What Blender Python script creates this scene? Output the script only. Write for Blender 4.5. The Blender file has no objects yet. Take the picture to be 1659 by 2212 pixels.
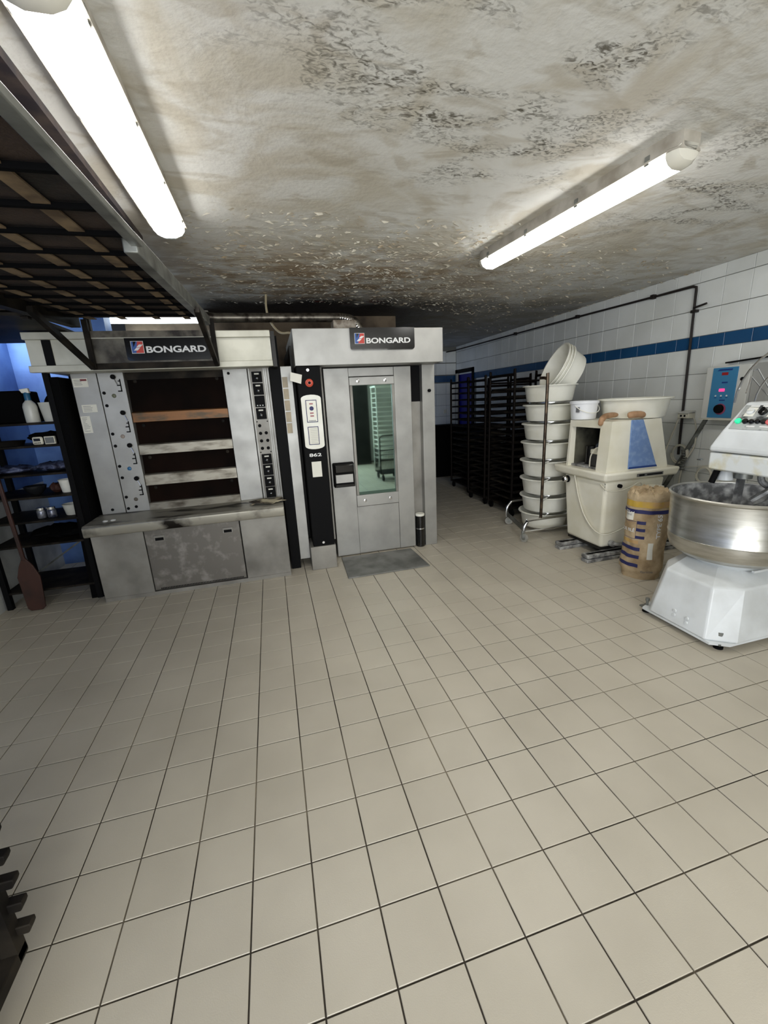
import bpy, math, random
from mathutils import Vector, Matrix
random.seed(7)
S = bpy.context.scene
COL = S.collection
V = Vector
# ------------------------------------------------------------------ camera
CAM = V((0.2387, -1.7455, 1.5733)); YAW, PITCH, ROLL, FPX = 0.250130, -0.264257, -0.0511478, 895.27
fw = V((math.sin(YAW)*math.cos(PITCH), math.cos(YAW)*math.cos(PITCH), math.sin(PITCH)))
r0 = V((math.cos(YAW), -math.sin(YAW), 0)); u0 = r0.cross(fw)
rt = r0*math.cos(ROLL)+u0*math.sin(ROLL); up = -r0*math.sin(ROLL)+u0*math.cos(ROLL)
cd = bpy.data.cameras.new('camera'); cam = bpy.data.objects.new('camera', cd); COL.objects.link(cam)
M = Matrix((rt, up, -fw)).transposed().to_4x4(); M.translation = CAM
cam.matrix_world = M; cd.sensor_fit = 'HORIZONTAL'; cd.sensor_width = 36; cd.lens = FPX/1659*36
cd.clip_start = 0.02; cd.clip_end = 100; S.camera = cam
def seen(p):
    d = V(p)-CAM; z = d.dot(fw)
    if z < .05: return None
    return (829.5+FPX*d.dot(rt)/z, 1106-FPX*d.dot(up)/z, z)
# ------------------------------------------------------------------ world, exposure
w = bpy.data.worlds.new('world'); S.world = w; w.use_nodes = True
w.node_tree.nodes['Background'].inputs[0].default_value = (.55, .65, .8, 1)
w.node_tree.nodes['Background'].inputs[1].default_value = .3
S.view_settings.view_transform = 'Standard'; S.view_settings.look = 'None'
S.view_settings.gamma = 1; S.view_settings.use_curve_mapping = False
S.view_settings.exposure = 1.02
LAMP = 9.0      # emission of the fluorescent diffusers
S.cycles.use_denoising = True; S.cycles.max_bounces = 7; S.cycles.diffuse_bounces = 5
S.cycles.glossy_bounces = 4; S.cycles.sample_clamp_indirect = 6
def area(name, loc, rot, sx, sy, power, color):
    l = bpy.data.lights.new(name, 'AREA'); l.shape = 'RECTANGLE'; l.size = sx; l.size_y = sy; l.energy = power; l.color = color
    o = bpy.data.objects.new(name, l); o.location = loc; o.rotation_euler = rot; COL.objects.link(o); return o
# area lights added out of view to fill the front, corridor and alcove
area('fill_front', (.1, -4.35, 1.6), (math.radians(97), 0, 0), 3.4, 1.5, 85, (.95, .98, 1))  # soft area light added behind the camera, standing for daylight from the front
area('fill_corridor', (2.25, 6.6, 1.3), (math.radians(90), 0, math.radians(-62)), .5, 1.7, 1.6, (.35, .55, 1))  # added light hidden by the rack oven, for bluish daylight on the end wall
area('fill_alcove', (-2.02, 3.0, 2.2), (math.radians(35), math.radians(-50), 0), .5, .5, 2.6, (.75, .85, 1))  # small area light added in the alcove, no window there
H = 2.639; W = 4.45; YB = 7.44
# ------------------------------------------------------------------ materials
def srgb(*c):
    if max(c) > 1: c = [x/255 for x in c]
    return tuple((x/12.92 if x <= .04045 else ((x+.055)/1.055)**2.4) for x in c)+(1,)
MATS = {}
def mat(name, col, rough=.5, metal=0, c2=None, ns=8, nd=4, lo=.4, hi=.65, bump=0, bs=60, stretch=None, rv=0, emit=0, trans=0, coat=0):
    if name in MATS: return MATS[name]
    m = bpy.data.materials.new(name); m.use_nodes = True; nt = m.node_tree; N = nt.nodes; L = nt.links
    b = N['Principled BSDF']; b.inputs['Base Color'].default_value = col; b.inputs['Roughness'].default_value = rough
    b.inputs['Metallic'].default_value = metal
    if sum(col[:3]) < .05 and rough > .3: b.inputs['Specular IOR Level'].default_value = .07
    if trans: b.inputs['Transmission Weight'].default_value = trans
    if coat: b.inputs['Coat Weight'].default_value = coat
    if emit: b.inputs['Emission Color'].default_value = col; b.inputs['Emission Strength'].default_value = emit
    if c2 or bump or rv:
        g = N.new('ShaderNodeNewGeometry'); src = g.outputs['Position']
        if stretch:
            mp = N.new('ShaderNodeMapping'); mp.inputs['Scale'].default_value = stretch; L.new(src, mp.inputs[0]); src = mp.outputs[0]
    if c2 or rv:
        n = N.new('ShaderNodeTexNoise'); n.inputs['Scale'].default_value = ns; n.inputs['Detail'].default_value = nd; L.new(src, n.inputs[0])
        r = N.new('ShaderNodeMapRange'); r.inputs[1].default_value = lo; r.inputs[2].default_value = hi; L.new(n.outputs[0], r.inputs[0])
        if c2:
            x = N.new('ShaderNodeMix'); x.data_type = 'RGBA'; L.new(r.outputs[0], x.inputs[0]); x.inputs[6].default_value = col; x.inputs[7].default_value = c2
            L.new(x.outputs[2], b.inputs['Base Color'])
        if rv:
            q = N.new('ShaderNodeMapRange'); q.inputs[3].default_value = rough-rv; q.inputs[4].default_value = rough+rv; L.new(n.outputs[0], q.inputs[0]); L.new(q.outputs[0], b.inputs['Roughness'])
    if bump:
        n2 = N.new('ShaderNodeTexNoise'); n2.inputs['Scale'].default_value = bs; n2.inputs['Detail'].default_value = 6; L.new(src, n2.inputs[0])
        bn = N.new('ShaderNodeBump'); bn.inputs['Strength'].default_value = bump; bn.inputs['Distance'].default_value = .01; L.new(n2.outputs[0], bn.inputs['Height']); L.new(bn.outputs[0], b.inputs['Normal'])
    MATS[name] = m; return m
g = srgb
steel = mat('brushed_steel', g(175,174,170), .5, .75, g(160,159,155), 5, 8, .35, .7, stretch=(1,1,1), rv=.08)
steel_dusty = mat('dusty_steel', g(160,157,150), .58, .55, g(116,113,107), 2.5, 6, .38, .68, rv=.08)
steel_door = mat('speckled_steel', g(118,114,108), .5, .7, g(150,146,140), 14, 8, .5, .7)
steel_lit = mat('pale_painted_metal', g(206,204,190), .5, .2, g(180,178,164), 4)
chrome = mat('chrome', g(215,215,215), .22, 1)
steel_bowl = mat('bowl_steel', g(205,203,196), .33, .9, g(170,167,156), 5, 6, .4, .7, stretch=(1,1,6), rv=.08)
flourmetal = mat('floury_steel', g(104,104,104), .6, .5, g(196,196,194), 16, 8, .42, .68)
black = mat('black_paint', g(17,17,18), .55)
blackg = mat('black_gloss', g(12,12,13), .18, coat=.3)
sooty = mat('sooty_steel', g(30,28,26), .6, .3, g(62,56,48), 6, 6, .45, .75)
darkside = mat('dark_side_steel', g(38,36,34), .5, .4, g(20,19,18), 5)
brownbar = mat('scorched_steel', g(128,88,54), .45, .5, g(86,72,54), 7, 5, .45, .62, stretch=(1,1,3))
greybar = mat('greyed_steel', g(168,162,148), .5, .6, g(96,88,76), 6, 6, .45, .7, stretch=(1,1,3))
ovenglass = mat('sooty_oven_glass', g(14,9,7), .8, 0, g(26,15,10), 3, 4)
whitep = mat('white_plastic', g(238,237,227), .4, 0, g(228,226,212), 5)
cream = mat('cream_enamel', g(238,234,218), .35, 0, g(222,216,192), 3, 6, .45, .75)
ivory = mat('ivory_plastic', g(222,218,200), .4)
whitem = mat('white_enamel', g(224,228,230), .32, 0, g(205,208,208), 4, 6)
bluep = mat('floury_blue_plastic', g(112,142,192), .5, 0, g(134,160,202), 26, 8, .45, .7)
cabgrey = mat('cabinet_grey', g(206,206,200), .5)
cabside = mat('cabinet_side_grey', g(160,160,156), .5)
bluepanel = mat('panel_blue', g(58,128,172), .45)
navy = mat('navy_ink', g(38,40,92), .6)
darkblue = mat('dark_blue_print', g(20,60,130), .5)
rubber = mat('rubber', g(18,18,18), .7)
grout = mat('floor_grout', g(50,43,34), .9, 0, g(128,118,100), 1.6, 5, .48, .66)
wgrout = mat('wall_grout', g(122,122,116), .9)
paper = mat('paper', g(228,226,214), .7)
kraft = mat('kraft_paper', g(196,174,140), .8, 0, g(160,136,102), 9, 7, bump=1, bs=22)
yellowish = mat('yellow_print', g(206,170,66), .7, 0, g(196,160,112), 10)
wood = mat('dark_reddish_wood', g(62,34,26), .6, 0, g(40,22,17), 6)
tanwood = mat('tan_wood', g(176,138,104), .65, 0, g(140,106,76), 12)
tanstrip = mat('tan_strap', g(132,112,84), .8, 0, g(84,68,50), 10)
canvas = mat('scorched_canvas', g(58,45,37), .9, 0, g(26,21,18), 5, 7, bump=.4, bs=90)
rail = mat('dark_rail', g(52,46,50), .5, .3, g(88,76,70), 12)
galv = mat('galvanised', g(150,152,148), .45, .7, g(104,106,102), 8, 6)
darkpipe = mat('dark_pipe', g(40,34,32), .55, .2)
dkt = mat('dark_tube', g(22,18,16), .5, .2)
bronze = mat('brown_tube', g(92,78,64), .35, .8, g(50,42,36), 18)
frost = mat('frosted_plastic', g(205,205,196), .35, 0, g(190,190,182), 6)
flour = mat('flour', g(226,218,190), .9)
lampwhite = mat('lamp_housing', g(186,180,168), .5, 0, g(150,142,128), 8)
endcap = mat('lamp_end_cap', g(226,222,208), .3)
glow = mat('fluorescent_glow', (1, .985, .94, 1), .4, emit=LAMP)
glow2 = mat('fluorescent_glow_cool', (.8, .92, 1, 1), .4, emit=5)
red = mat('red_plastic', g(190,40,34), .35); orange = mat('orange_red_plastic', g(200,72,44), .4)
pinkled = mat('pink_led', (1, .04, .18, 1), .4, emit=.8); redled = mat('red_display', g(120,20,24), .3, emit=.15)
greenled = mat('green_button', (.03, .75, .36, 1), .4, emit=.25)
pink = mat('pink_button', g(226,110,112), .4); darkred = mat('dark_red_knob', g(110,16,24), .4)
cablew = mat('cable_white', g(214,210,194), .5); cableb = mat('cable_beige', g(196,182,150), .5)
logored = mat('logo_red', g(196,60,48), .45); logoblue = mat('logo_blue', g(46,88,160), .45); white = mat('print_white', g(232,232,230), .5)
foil = mat('foil_bag', g(150,152,160), .3, .6, g(60,66,90), 30, 6)
bagplastic = mat('creased_plastic_bag', g(96,104,134), .3, 0, g(30,30,48), 22, 7, bump=1, bs=40)
blackmat = mat('black_cover', g(9,9,10), .85)
concrete = mat('plain_wall', g(206,204,196), .8, 0, g(190,188,178), 3)

def tilemat(name, col, c2, rough, coat=0, spread=.06):
    m = mat(name, col, rough, 0, c2, 2.2, 6, .35, .7, bump=.06, bs=300, coat=coat); nt = m.node_tree
    oi = nt.nodes.new('ShaderNodeObjectInfo'); hs = nt.nodes.new('ShaderNodeHueSaturation')
    mr = nt.nodes.new('ShaderNodeMapRange'); mr.inputs[3].default_value = 1-spread; mr.inputs[4].default_value = 1+spread
    nt.links.new(oi.outputs['Random'], mr.inputs[0]); nt.links.new(mr.outputs[0], hs.inputs['Value'])
    b = nt.nodes['Principled BSDF']; s = b.inputs['Base Color'].links[0].from_socket
    nt.links.new(s, hs.inputs['Color']); nt.links.new(hs.outputs[0], b.inputs['Base Color']); return m
floortile = tilemat('beige_floor_tile', g(190,182,166), g(179,171,155), .42, spread=.025)
walltile = tilemat('white_wall_tile', g(236,238,235), g(222,224,219), .22)
bluetile = tilemat('blue_wall_tile', g(34,82,126), g(26,70,112), .25)

def ceiling_mat():
    m = bpy.data.materials.new('peeling_ceiling'); m.use_nodes = True; nt = m.node_tree; N = nt.nodes; L = nt.links
    b = N['Principled BSDF']; b.inputs['Roughness'].default_value = .85
    geo = N.new('ShaderNodeNewGeometry'); P = geo.outputs['Position']
    def noise(sc, det, stretch=None, dist=0):
        s = P
        if stretch:
            mp = N.new('ShaderNodeMapping'); mp.inputs['Scale'].default_value = stretch; L.new(P, mp.inputs[0]); s = mp.outputs[0]
        n = N.new('ShaderNodeTexNoise'); n.inputs['Scale'].default_value = sc; n.inputs['Detail'].default_value = det; n.inputs['Distortion'].default_value = dist
        L.new(s, n.inputs[0]); return n.outputs[0]
    def rng(s, a, c, o0=0, o1=1):
        r = N.new('ShaderNodeMapRange'); r.inputs[1].default_value = a; r.inputs[2].default_value = c; r.inputs[3].default_value = o0; r.inputs[4].default_value = o1; r.interpolation_type = 'SMOOTHSTEP'; L.new(s, r.inputs[0]); return r.outputs[0]
    def mul(a, c, op='MULTIPLY'):
        x = N.new('ShaderNodeMath'); x.operation = op
        for i, q in enumerate((a, c)):
            if isinstance(q, (int, float)): x.inputs[i].default_value = q
            else: L.new(q, x.inputs[i])
        return x.outputs[0]
    def blob(cx, cy, rx, ry):
        mp = N.new('ShaderNodeMapping'); mp.vector_type = 'TEXTURE'; mp.inputs['Location'].default_value = (cx, cy, H); mp.inputs['Scale'].default_value = (rx, ry, 1); L.new(P, mp.inputs[0])
        ln = N.new('ShaderNodeVectorMath'); ln.operation = 'LENGTH'; L.new(mp.outputs[0], ln.inputs[0]); return rng(ln.outputs['Value'], .25, 1, 1, 0)
    def mixc(fac, a, c):
        x = N.new('ShaderNodeMix'); x.data_type = 'RGBA'; L.new(fac, x.inputs[0])
        if isinstance(a, tuple): x.inputs[6].default_value = a
        else: L.new(a, x.inputs[6])
        x.inputs[7].default_value = c; return x.outputs[2]
    sep = N.new('ShaderNodeSeparateXYZ'); L.new(P, sep.inputs[0])
    c = mixc(rng(noise(1.6, 6, None, 1.5), .42, .62), g(232,231,226), g(212,206,192))
    c = mixc(mul(rng(noise(3.5, 8, (1, 2.2, 1), 1), .5, .66), .45), c, g(184,174,154))
    # brown damp band before the ovens
    band = blob(.9, 2.5, 2.6, 1.3)
    c = mixc(mul(band, rng(noise(4, 8, (1, 2, 1), .6), .38, .62)), c, g(170,150,124))
    # black mould streaks
    mould = mul(rng(noise(30, 15, (1, 1.8, 1), 1.2), .42, .68), rng(noise(2.1, 7, (1, 1.9, 1), .9), .47, .62))
    zone = N.new('ShaderNodeMath'); zone.operation = 'MAXIMUM'
    L.new(blob(1.15, -.15, 1.25, .75), zone.inputs[0]); z2 = N.new('ShaderNodeMath'); z2.operation = 'MAXIMUM'
    L.new(blob(2.9, .35, 1.0, 1.1), z2.inputs[0]); L.new(blob(1.5, .35, .8, .5), z2.inputs[1]); L.new(z2.outputs[0], zone.inputs[1])
    c = mixc(mul(mul(mould, zone.outputs[0]), 1.0), c, g(92,86,72))
    # soot above the ovens
    sy = mul(sep.outputs[1], mul(rng(noise(1.3, 5, (1, 1, 1), 0), .3, .7), .55), 'ADD')
    soot = rng(sy, 2.95, 3.75); sx = rng(sep.outputs[0], 1.5, 3.6, 1, .45)
    c = mixc(mul(soot, sx), c, g(34,26,22))
    c = mixc(mul(mul(rng(noise(3, 5, (1, 3, 1), 0), .56, .62), blob(1.15, 3.15, .75, .3)), 1), c, g(92,22,14))
    L.new(c, b.inputs['Base Color'])
    bn = N.new('ShaderNodeBump'); bn.inputs['Strength'].default_value = .55; bn.inputs['Distance'].default_value = .02
    flk = mul(rng(noise(9, 8, (1, 1.8, 1), .8), .48, .56), blob(1.6, 2.9, 3, 2))
    hgt = mul(mul(noise(35, 10), .25), mul(flk, mul(noise(2.2, 6, None, 1.2), 1.0), 'ADD'), 'ADD')
    L.new(hgt, bn.inputs['Height']); L.new(bn.outputs[0], b.inputs['Normal'])
    return m
# ------------------------------------------------------------------ mesh builder
LOC = {}
class MB:
    def __init__(s): s.v = []; s.f = []; s.m = []
    def add(s, vs, fs, mi=0):
        n = len(s.v); s.v += [tuple(p) for p in vs]; s.f += [tuple(i+n for i in f) for f in fs]; s.m += [mi]*len(fs); return s
    def hexa(s, p, mi=0):
        return s.add(p, [(0,3,2,1),(4,5,6,7),(0,1,5,4),(1,2,6,5),(2,3,7,6),(3,0,4,7)], mi)
    def box(s, x0, x1, y0, y1, z0, z1, mi=0):
        return s.hexa([(x0,y0,z0),(x1,y0,z0),(x1,y1,z0),(x0,y1,z0),(x0,y0,z1),(x1,y0,z1),(x1,y1,z1),(x0,y1,z1)], mi)
    def beam(s, a, b, wd, ht, upv=(0,0,1), mi=0):
        a = V(a); b = V(b); d = (b-a).normalized(); u = V(upv); sd = d.cross(u).normalized()*wd/2; u2 = sd.normalized().cross(d)*ht/2
        return s.hexa([a-sd-u2, a+sd-u2, b+sd-u2, b-sd-u2, a-sd+u2, a+sd+u2, b+sd+u2, b-sd+u2], mi)
    def prism(s, poly, axis, a, b, mi=0):
        n = len(poly)
        def P(p, t): return {'x': (t, p[0], p[1]), 'y': (p[0], t, p[1]), 'z': (p[0], p[1], t)}[axis]
        vs = [P(p, a) for p in poly]+[P(p, b) for p in poly]
        return s.add(vs, [tuple(range(n)), tuple(range(2*n-1, n-1, -1))]+[(i, i+n, (i+1) % n+n, (i+1) % n) for i in range(n)], mi)
    def loft(s, rings, cap=True, mi=0):
        n = len(rings[0]); vs = [p for r in rings for p in r]; fs = []
        for k in range(len(rings)-1):
            for i in range(n): a = k*n+i; b = k*n+(i+1) % n; fs.append((a, b, b+n, a+n))
        if cap: fs.append(tuple(range(n-1, -1, -1))); fs.append(tuple(range((len(rings)-1)*n, len(rings)*n)))
        return s.add(vs, fs, mi)
    def lathe(s, prof, c=(0,0,0), ax=(0,0,1), n=24, cap=False, mi=0):
        c = V(c); q = V((0,0,1)).rotation_difference(V(ax).normalized())
        return s.loft([[c+q @ V((r*math.cos(2*math.pi*i/n), r*math.sin(2*math.pi*i/n), z)) for i in range(n)] for r, z in prof], cap, mi)
    def cyl(s, a, b, r, r2=None, n=14, mi=0):
        a = V(a); b = V(b); return s.lathe([(r, 0), (r if r2 is None else r2, (b-a).length)], a, b-a, n, True, mi)
    def tube(s, pts, r, n=8, mi=0, smooth=0):
        P = [V(p) for p in pts]
        if smooth:
            Q = []
            for i in range(len(P)-1):
                p0 = P[max(i-1,0)]; p1 = P[i]; p2 = P[i+1]; p3 = P[min(i+2,len(P)-1)]
                for k in range(smooth):
                    t = k/smooth; Q.append(.5*((2*p1)+(p2-p0)*t+(2*p0-5*p1+4*p2-p3)*t*t+(3*p1-p0-3*p2+p3)*t**3))
            Q.append(P[-1]); P = Q
        rings = []; ref = V((0,0,1))
        for i, p in enumerate(P):
            d = (P[min(i+1,len(P)-1)]-P[max(i-1,0)]).normalized()
            if i == 0:
                ref = V((0,0,1)) if abs(d.z) < .9 else V((1,0,0))
            sd = (ref-d*ref.dot(d)).normalized(); ref = sd; o = d.cross(sd)
            rings.append([p+sd*r*math.cos(2*math.pi*k/n)+o*r*math.sin(2*math.pi*k/n) for k in range(n)])
        return s.loft(rings, True, mi)
    def build(s, name, m, parent=None, bevel=0, smooth=True, seg=2, label=None, stuff=False):
        me = bpy.data.meshes.new(name)
        if parent is not None: off = LOC[parent.as_pointer()]
        else:
            xs = [p[0] for p in s.v]; ys = [p[1] for p in s.v]; zs = [p[2] for p in s.v]
            off = V(((min(xs)+max(xs))/2, (min(ys)+max(ys))/2, min(zs)))
        me.from_pydata([tuple(V(p)-off) for p in s.v], [], s.f)
        for q in (m if isinstance(m, (list, tuple)) else [m]): me.materials.append(q)
        me.polygons.foreach_set('material_index', s.m)
        if smooth:
            me.polygons.foreach_set('use_smooth', [True]*len(s.f)); me.set_sharp_from_angle(angle=math.radians(35))
        me.validate(); me.update()
        o = bpy.data.objects.new(name, me); COL.objects.link(o)
        if parent is not None: o.parent = parent
        else: o.location = off
        LOC[o.as_pointer()] = off if parent is None else LOC[parent.as_pointer()]
        if bevel:
            b = o.modifiers.new('bevel', 'BEVEL'); b.width = bevel; b.segments = seg; b.limit_method = 'ANGLE'; b.angle_limit = math.radians(40)
        if label: o['label'] = label
        if stuff: o['kind'] = 'stuff'
        return o
def thing(name, label, cat, loc, group=None):
    o = bpy.data.objects.new(name, None); COL.objects.link(o); o.location = loc; o.empty_display_size = .1
    LOC[o.as_pointer()] = V(loc); return tag(o, label, cat, group)
def tag(o, label, cat, group=None):
    o['label'] = label; o['category'] = cat
    if group: o['group'] = group
    return o
def struct(o): o['kind'] = 'structure'; return o
def kids(o): return [c for c in bpy.data.objects if c.parent == o]
def clone(o, delta, label=None, group=None, M4=None):
    r = o.copy(); COL.objects.link(r)
    if M4 is not None: r.matrix_world = M4
    else: r.location = V(o.location)+V(delta)
    if label: r['label'] = label
    if group: r['group'] = group
    for c in kids(o):
        d = c.copy(); COL.objects.link(d); d.parent = r
        for e in kids(c):
            f = e.copy(); COL.objects.link(f); f.parent = d
    return r
def text(name, body, m, parent, org, width, xd=(1,0,0), ud=(0,0,1), bold=.0, wrap=None, hgt=None, align='LEFT'):
    cu = bpy.data.curves.new('t', 'FONT'); cu.body = body; cu.size = 1; cu.extrude = .002; cu.offset = bold; cu.align_x = align
    t = bpy.data.objects.new('t', cu); COL.objects.link(t); bpy.context.view_layer.update()
    me = bpy.data.meshes.new_from_object(t.evaluated_get(bpy.context.evaluated_depsgraph_get())); bpy.data.objects.remove(t)
    xs = [v.co.x for v in me.vertices]; ys = [v.co.y for v in me.vertices]
    sx = width/(max(xs)-min(xs)); sy = (hgt/(max(ys)-min(ys))) if hgt else sx; x0 = min(xs); y0 = min(ys)
    off = LOC[parent.as_pointer()] if parent else V(org); xd = V(xd).normalized(); ud = V(ud).normalized(); nd = xd.cross(ud)
    for v in me.vertices:
        a = (v.co.x-x0)*sx; b = (v.co.y-y0)*sy; c = v.co.z*sx
        v.co = (wrap(a, b, c) if wrap else V(org)+xd*a+ud*b+nd*(c+.001))-off
    me.materials.append(m); me.name = name
    o = bpy.data.objects.new(name, me); COL.objects.link(o)
    if parent: o.parent = parent
    LOC[o.as_pointer()] = off
    return o
# ------------------------------------------------------------------ room
fl = struct(MB().box(-2.3, 4.6, -4.6, YB+.2, -.12, -.004).build('floor', grout, smooth=False))
def tilemesh(name, w_, h_, t, m, be=.0022):
    # tile in local XY, top at z=t
    me = bpy.data.meshes.new(name); a = w_/2; b = h_/2
    v = [(-a,-b,0),(a,-b,0),(a,b,0),(-a,b,0),(-a,-b,t-be),(a,-b,t-be),(a,b,t-be),(-a,b,t-be),(-a+be,-b+be,t),(a-be,-b+be,t),(a-be,b-be,t),(-a+be,b-be,t)]
    me.from_pydata(v, [], [(0,1,5,4),(1,2,6,5),(2,3,7,6),(3,0,4,7),(4,5,9,8),(5,6,10,9),(6,7,11,10),(7,4,8,11),(8,9,10,11)])
    me.materials.append(m); return me
def lay(parent, name, cells, me, m, rot=None, limit=300):
    # cells: world positions; the nearest seen ones become parts, the rest one joined part
    off = LOC[parent.as_pointer()]; sc = []
    for c in cells:
        q = seen(c); ok = q and -60 < q[0] < 1720 and -60 < q[1] < 2270
        sc.append((0 if ok else 1, (V(c)-CAM).length, c))
    sc.sort(key=lambda t: (t[0], t[1])); rest = MB(); R = rot or Matrix.Identity(3)
    for k, (o_, d, c) in enumerate(sc):
        if k < limit and o_ == 0:
            o = bpy.data.objects.new(name, me); COL.objects.link(o); o.parent = parent
            Mx = R.to_4x4(); Mx.translation = V(c)-off; o.matrix_local = Mx
        else:
            rest.add([V(c)+R @ v.co for v in me.vertices], [tuple(p.vertices) for p in me.polygons])
    if rest.v: rest.build(name+'_field', m, parent, smooth=False, stuff=True)
T = .2
lay(fl, 'floor_tile', [((i+.5)*T, (j+.5)*T, -.0045+random.uniform(-.0002,.0002)) for i in range(-11, 22) for j in range(-21, 37)],
    tilemesh('floor_tile', T-.005, T-.005, .0045, floortile, .0012), floortile)
ce = struct(MB().box(-2.3, 4.6, -4.6, YB+.2, H, H+.12).build('ceiling', ceiling_mat(), smooth=False))
# right wall with tiles
wr = struct(MB().box(W+.008, W+.2, -4.6, 6.62, 0, H).box(W+.008, W+.2, 6.62, YB+.2, 2.10, H).box(W+.008, W+.2, YB-.06, YB+.2, 0, 2.1).build('wall_right', wgrout, smooth=False))
RW = Matrix(((0,0,-1),(1,0,0),(0,-1,0)))     # local x->+y, y->-z, z->-x
TW = .2455; c1 = []; c2 = []; c3 = []
rows = [1.911-TW*(k+.5) for k in range(8)]; rowsu = [2.027+.2476*(k+.5) for k in range(2)]
for j in range(-24, 25):
    y = 1.297+TW*(j+.5)
    if y > YB-.1: continue
    for z in rows:
        if z < .1: continue
        if y > 6.55 and z < 2.1: continue
        c1.append((W+.008, y, z))
    for z in rowsu: c1.append((W+.008, y, z))
    ys = 1.22+TW*(j+.5)
    if ys < 6.5: c2.append((W+.008, ys, 1.969))
    c3.append((W+.008, y, 2.581))
lay(wr, 'wall_tile', [c for c in c1 if c[1] > .3], tilemesh('wall_tile', TW-.004, TW-.004, .008, walltile), walltile, RW)
MBt = MB()
lay(wr, 'blue_tile', [c for c in c2 if c[1] > .3], tilemesh('blue_tile', TW-.004, .112, .008, bluetile), bluetile, RW)
lay(wr, 'cut_tile', [c for c in c3 if c[1] > .3], tilemesh('cut_tile', TW-.004, .112, .008, walltile), walltile, RW)
for nm, cc, me_, mm in (('wall_tile', c1, (TW-.004, TW-.004), walltile), ('blue_tile', c2, (TW-.004, .112), bluetile)):
    q = MB(); tm = tilemesh('t', me_[0], me_[1], .008, mm)
    for c in cc:
        if c[1] <= .3: q.add([V(c)+RW @ v.co for v in tm.vertices], [tuple(p.vertices) for p in tm.polygons])
    q.build(nm+'_field', mm, wr, smooth=False, stuff=True)
# back wall of the corridor
wb = struct(MB().box(1.9, 4.6, YB+.008, YB+.2, 0, H).build('wall_back', wgrout, smooth=False))
RB = Matrix(((1,0,0),(0,0,-1),(0,1,0)))      # local x->x, y->z, z->-y
cb = [(4.45-TW*(i+.5), YB+.008, z) for i in range(10) for z in [1.87-TW*(k+.5) for k in range(7)]+[2.05+.12, 2.43]]
lay(wb, 'wall_tile', cb, tilemesh('wall_tile_back', TW-.005, TW-.005, .008, walltile), walltile, RB, 60)
lay(wb, 'blue_tile', [(4.45-TW*(i+.5), YB+.008, 1.96) for i in range(10)], tilemesh('blue_tile_back', TW-.005, .14, .008, bluetile), bluetile, RB)
# other walls
wl = struct(MB().box(-2.3, -2.12, -4.6, 3.5, .93, H, 1).box(-2.3, -2.12, -4.6, 3.5, 0, .93, 0).build('wall_left', [mat('whitewash', g(206,208,204), .75, 0, g(176,178,176), 5), mat('blue_wall_paint', g(104,140,196), .55, 0, g(74,104,164), 3, 6, .4, .65)], smooth=False))
struct(MB().box(-2.3, -1.25, 3.3, 3.5, 0, H).build('wall_alcove', MATS['blue_wall_paint'], smooth=False))
struct(MB().box(-1.25, 2.0, 4.0, 4.2, 0, H).build('wall_oven', mat('smoky_wall', g(120,104,84), .8, 0, g(70,58,46), 3), smooth=False))
struct(MB().box(1.82, 1.98, 4.2, YB+.2, 0, H).build('wall_partition', concrete, smooth=False))
struct(MB().box(-2.3, 4.6, -4.6, -4.45, 0, .8).box(-2.3, 4.6, -4.6, -4.45, 2.4, H).box(-2.3, -1.7, -4.6, -4.45, .8, 2.4).box(1.9, 4.6, -4.6, -4.45, .8, 2.4).build('wall_front', concrete, smooth=False))
wf = MB()
for x in (-1.7, -.5, .7, 1.86): wf.box(x, x+.04, -4.56, -4.5, .8, 2.4)
wf.box(-1.7, 1.9, -4.56, -4.5, .8, .84).box(-1.7, 1.9, -4.56, -4.5, 2.36, 2.4)
wi = struct(wf.build('window_1', galv, smooth=False))
MB().box(-1.7, 1.9, -4.535, -4.53, .84, 2.36).build('pane', mat('pane_glass', (.9,.95,.95,1), .05, trans=1), wi)
# door at the end of the corridor
dr = MB().box(W-.02, W+.1, 6.55, 6.63, 0, 2.14).box(W-.02, W+.1, 7.33, YB, 0, 2.14).box(W-.02, W+.1, 6.55, YB, 2.06, 2.14)
dr = struct(dr.build('door_1', black, smooth=False))
MB().box(W+.02, W+.06, 6.63, 7.33, 0, 2.06).build('door_leaf', mat('blue_door_paint', g(8,16,130), .45), dr, smooth=False)
MB().box(W-.05, W-.02, 7.28, 7.36, 0, 2.06).build('door_trim', steel_lit, dr, smooth=False)
MB().box(4.13, 4.19, YB-.02, YB, 1.2, 1.28).build('light_switch', ivory, wb, .003)
# hanging paint flakes
fk = MB()
def flake(x, y, s, z=H):
    a = random.uniform(0, 6.28); n = random.randint(4, 6); c = V((x, y, z-.001)); dp = random.uniform(.3, .9)*s; st = random.uniform(.25, .6)
    hd = random.uniform(0, 6.28); pts = []
    for i in range(n):
        t = a+6.283*i/n+random.uniform(-.3, .3); rr = s*random.uniform(.6, 1.1); px = rr*math.cos(t); py = rr*math.sin(t)*st
        pts.append(c+V((px, py, -max(0, (px*math.cos(hd)+py*math.sin(hd)))/s*dp)))
    fk.add(pts, [tuple(range(n))])
for k in range(6000):
    x = random.gauss(1.5, 1.2); y = 2.3+random.gauss(0, .85)+.28*(x-1.5)
    if -.3 < x < 4.4 and 1.0 < y < 3.3+.45*max(0, x-1.6): flake(x, y, random.choice((.007, .01, .012, .016, .02, .03)))
for k in range(260):
    flake(random.uniform(3.0, 4.4), random.uniform(1.5, 5.5), random.uniform(.01, .03))
for k in range(60): flake(4.43, random.uniform(1.8, 4.5), random.uniform(.02, .05))
fk.build('paint_flakes', mat('paint_flake', g(226,221,206), .8, 0, g(186,168,140), 7, 5, .4, .66), ce, smooth=False, stuff=True)
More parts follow.
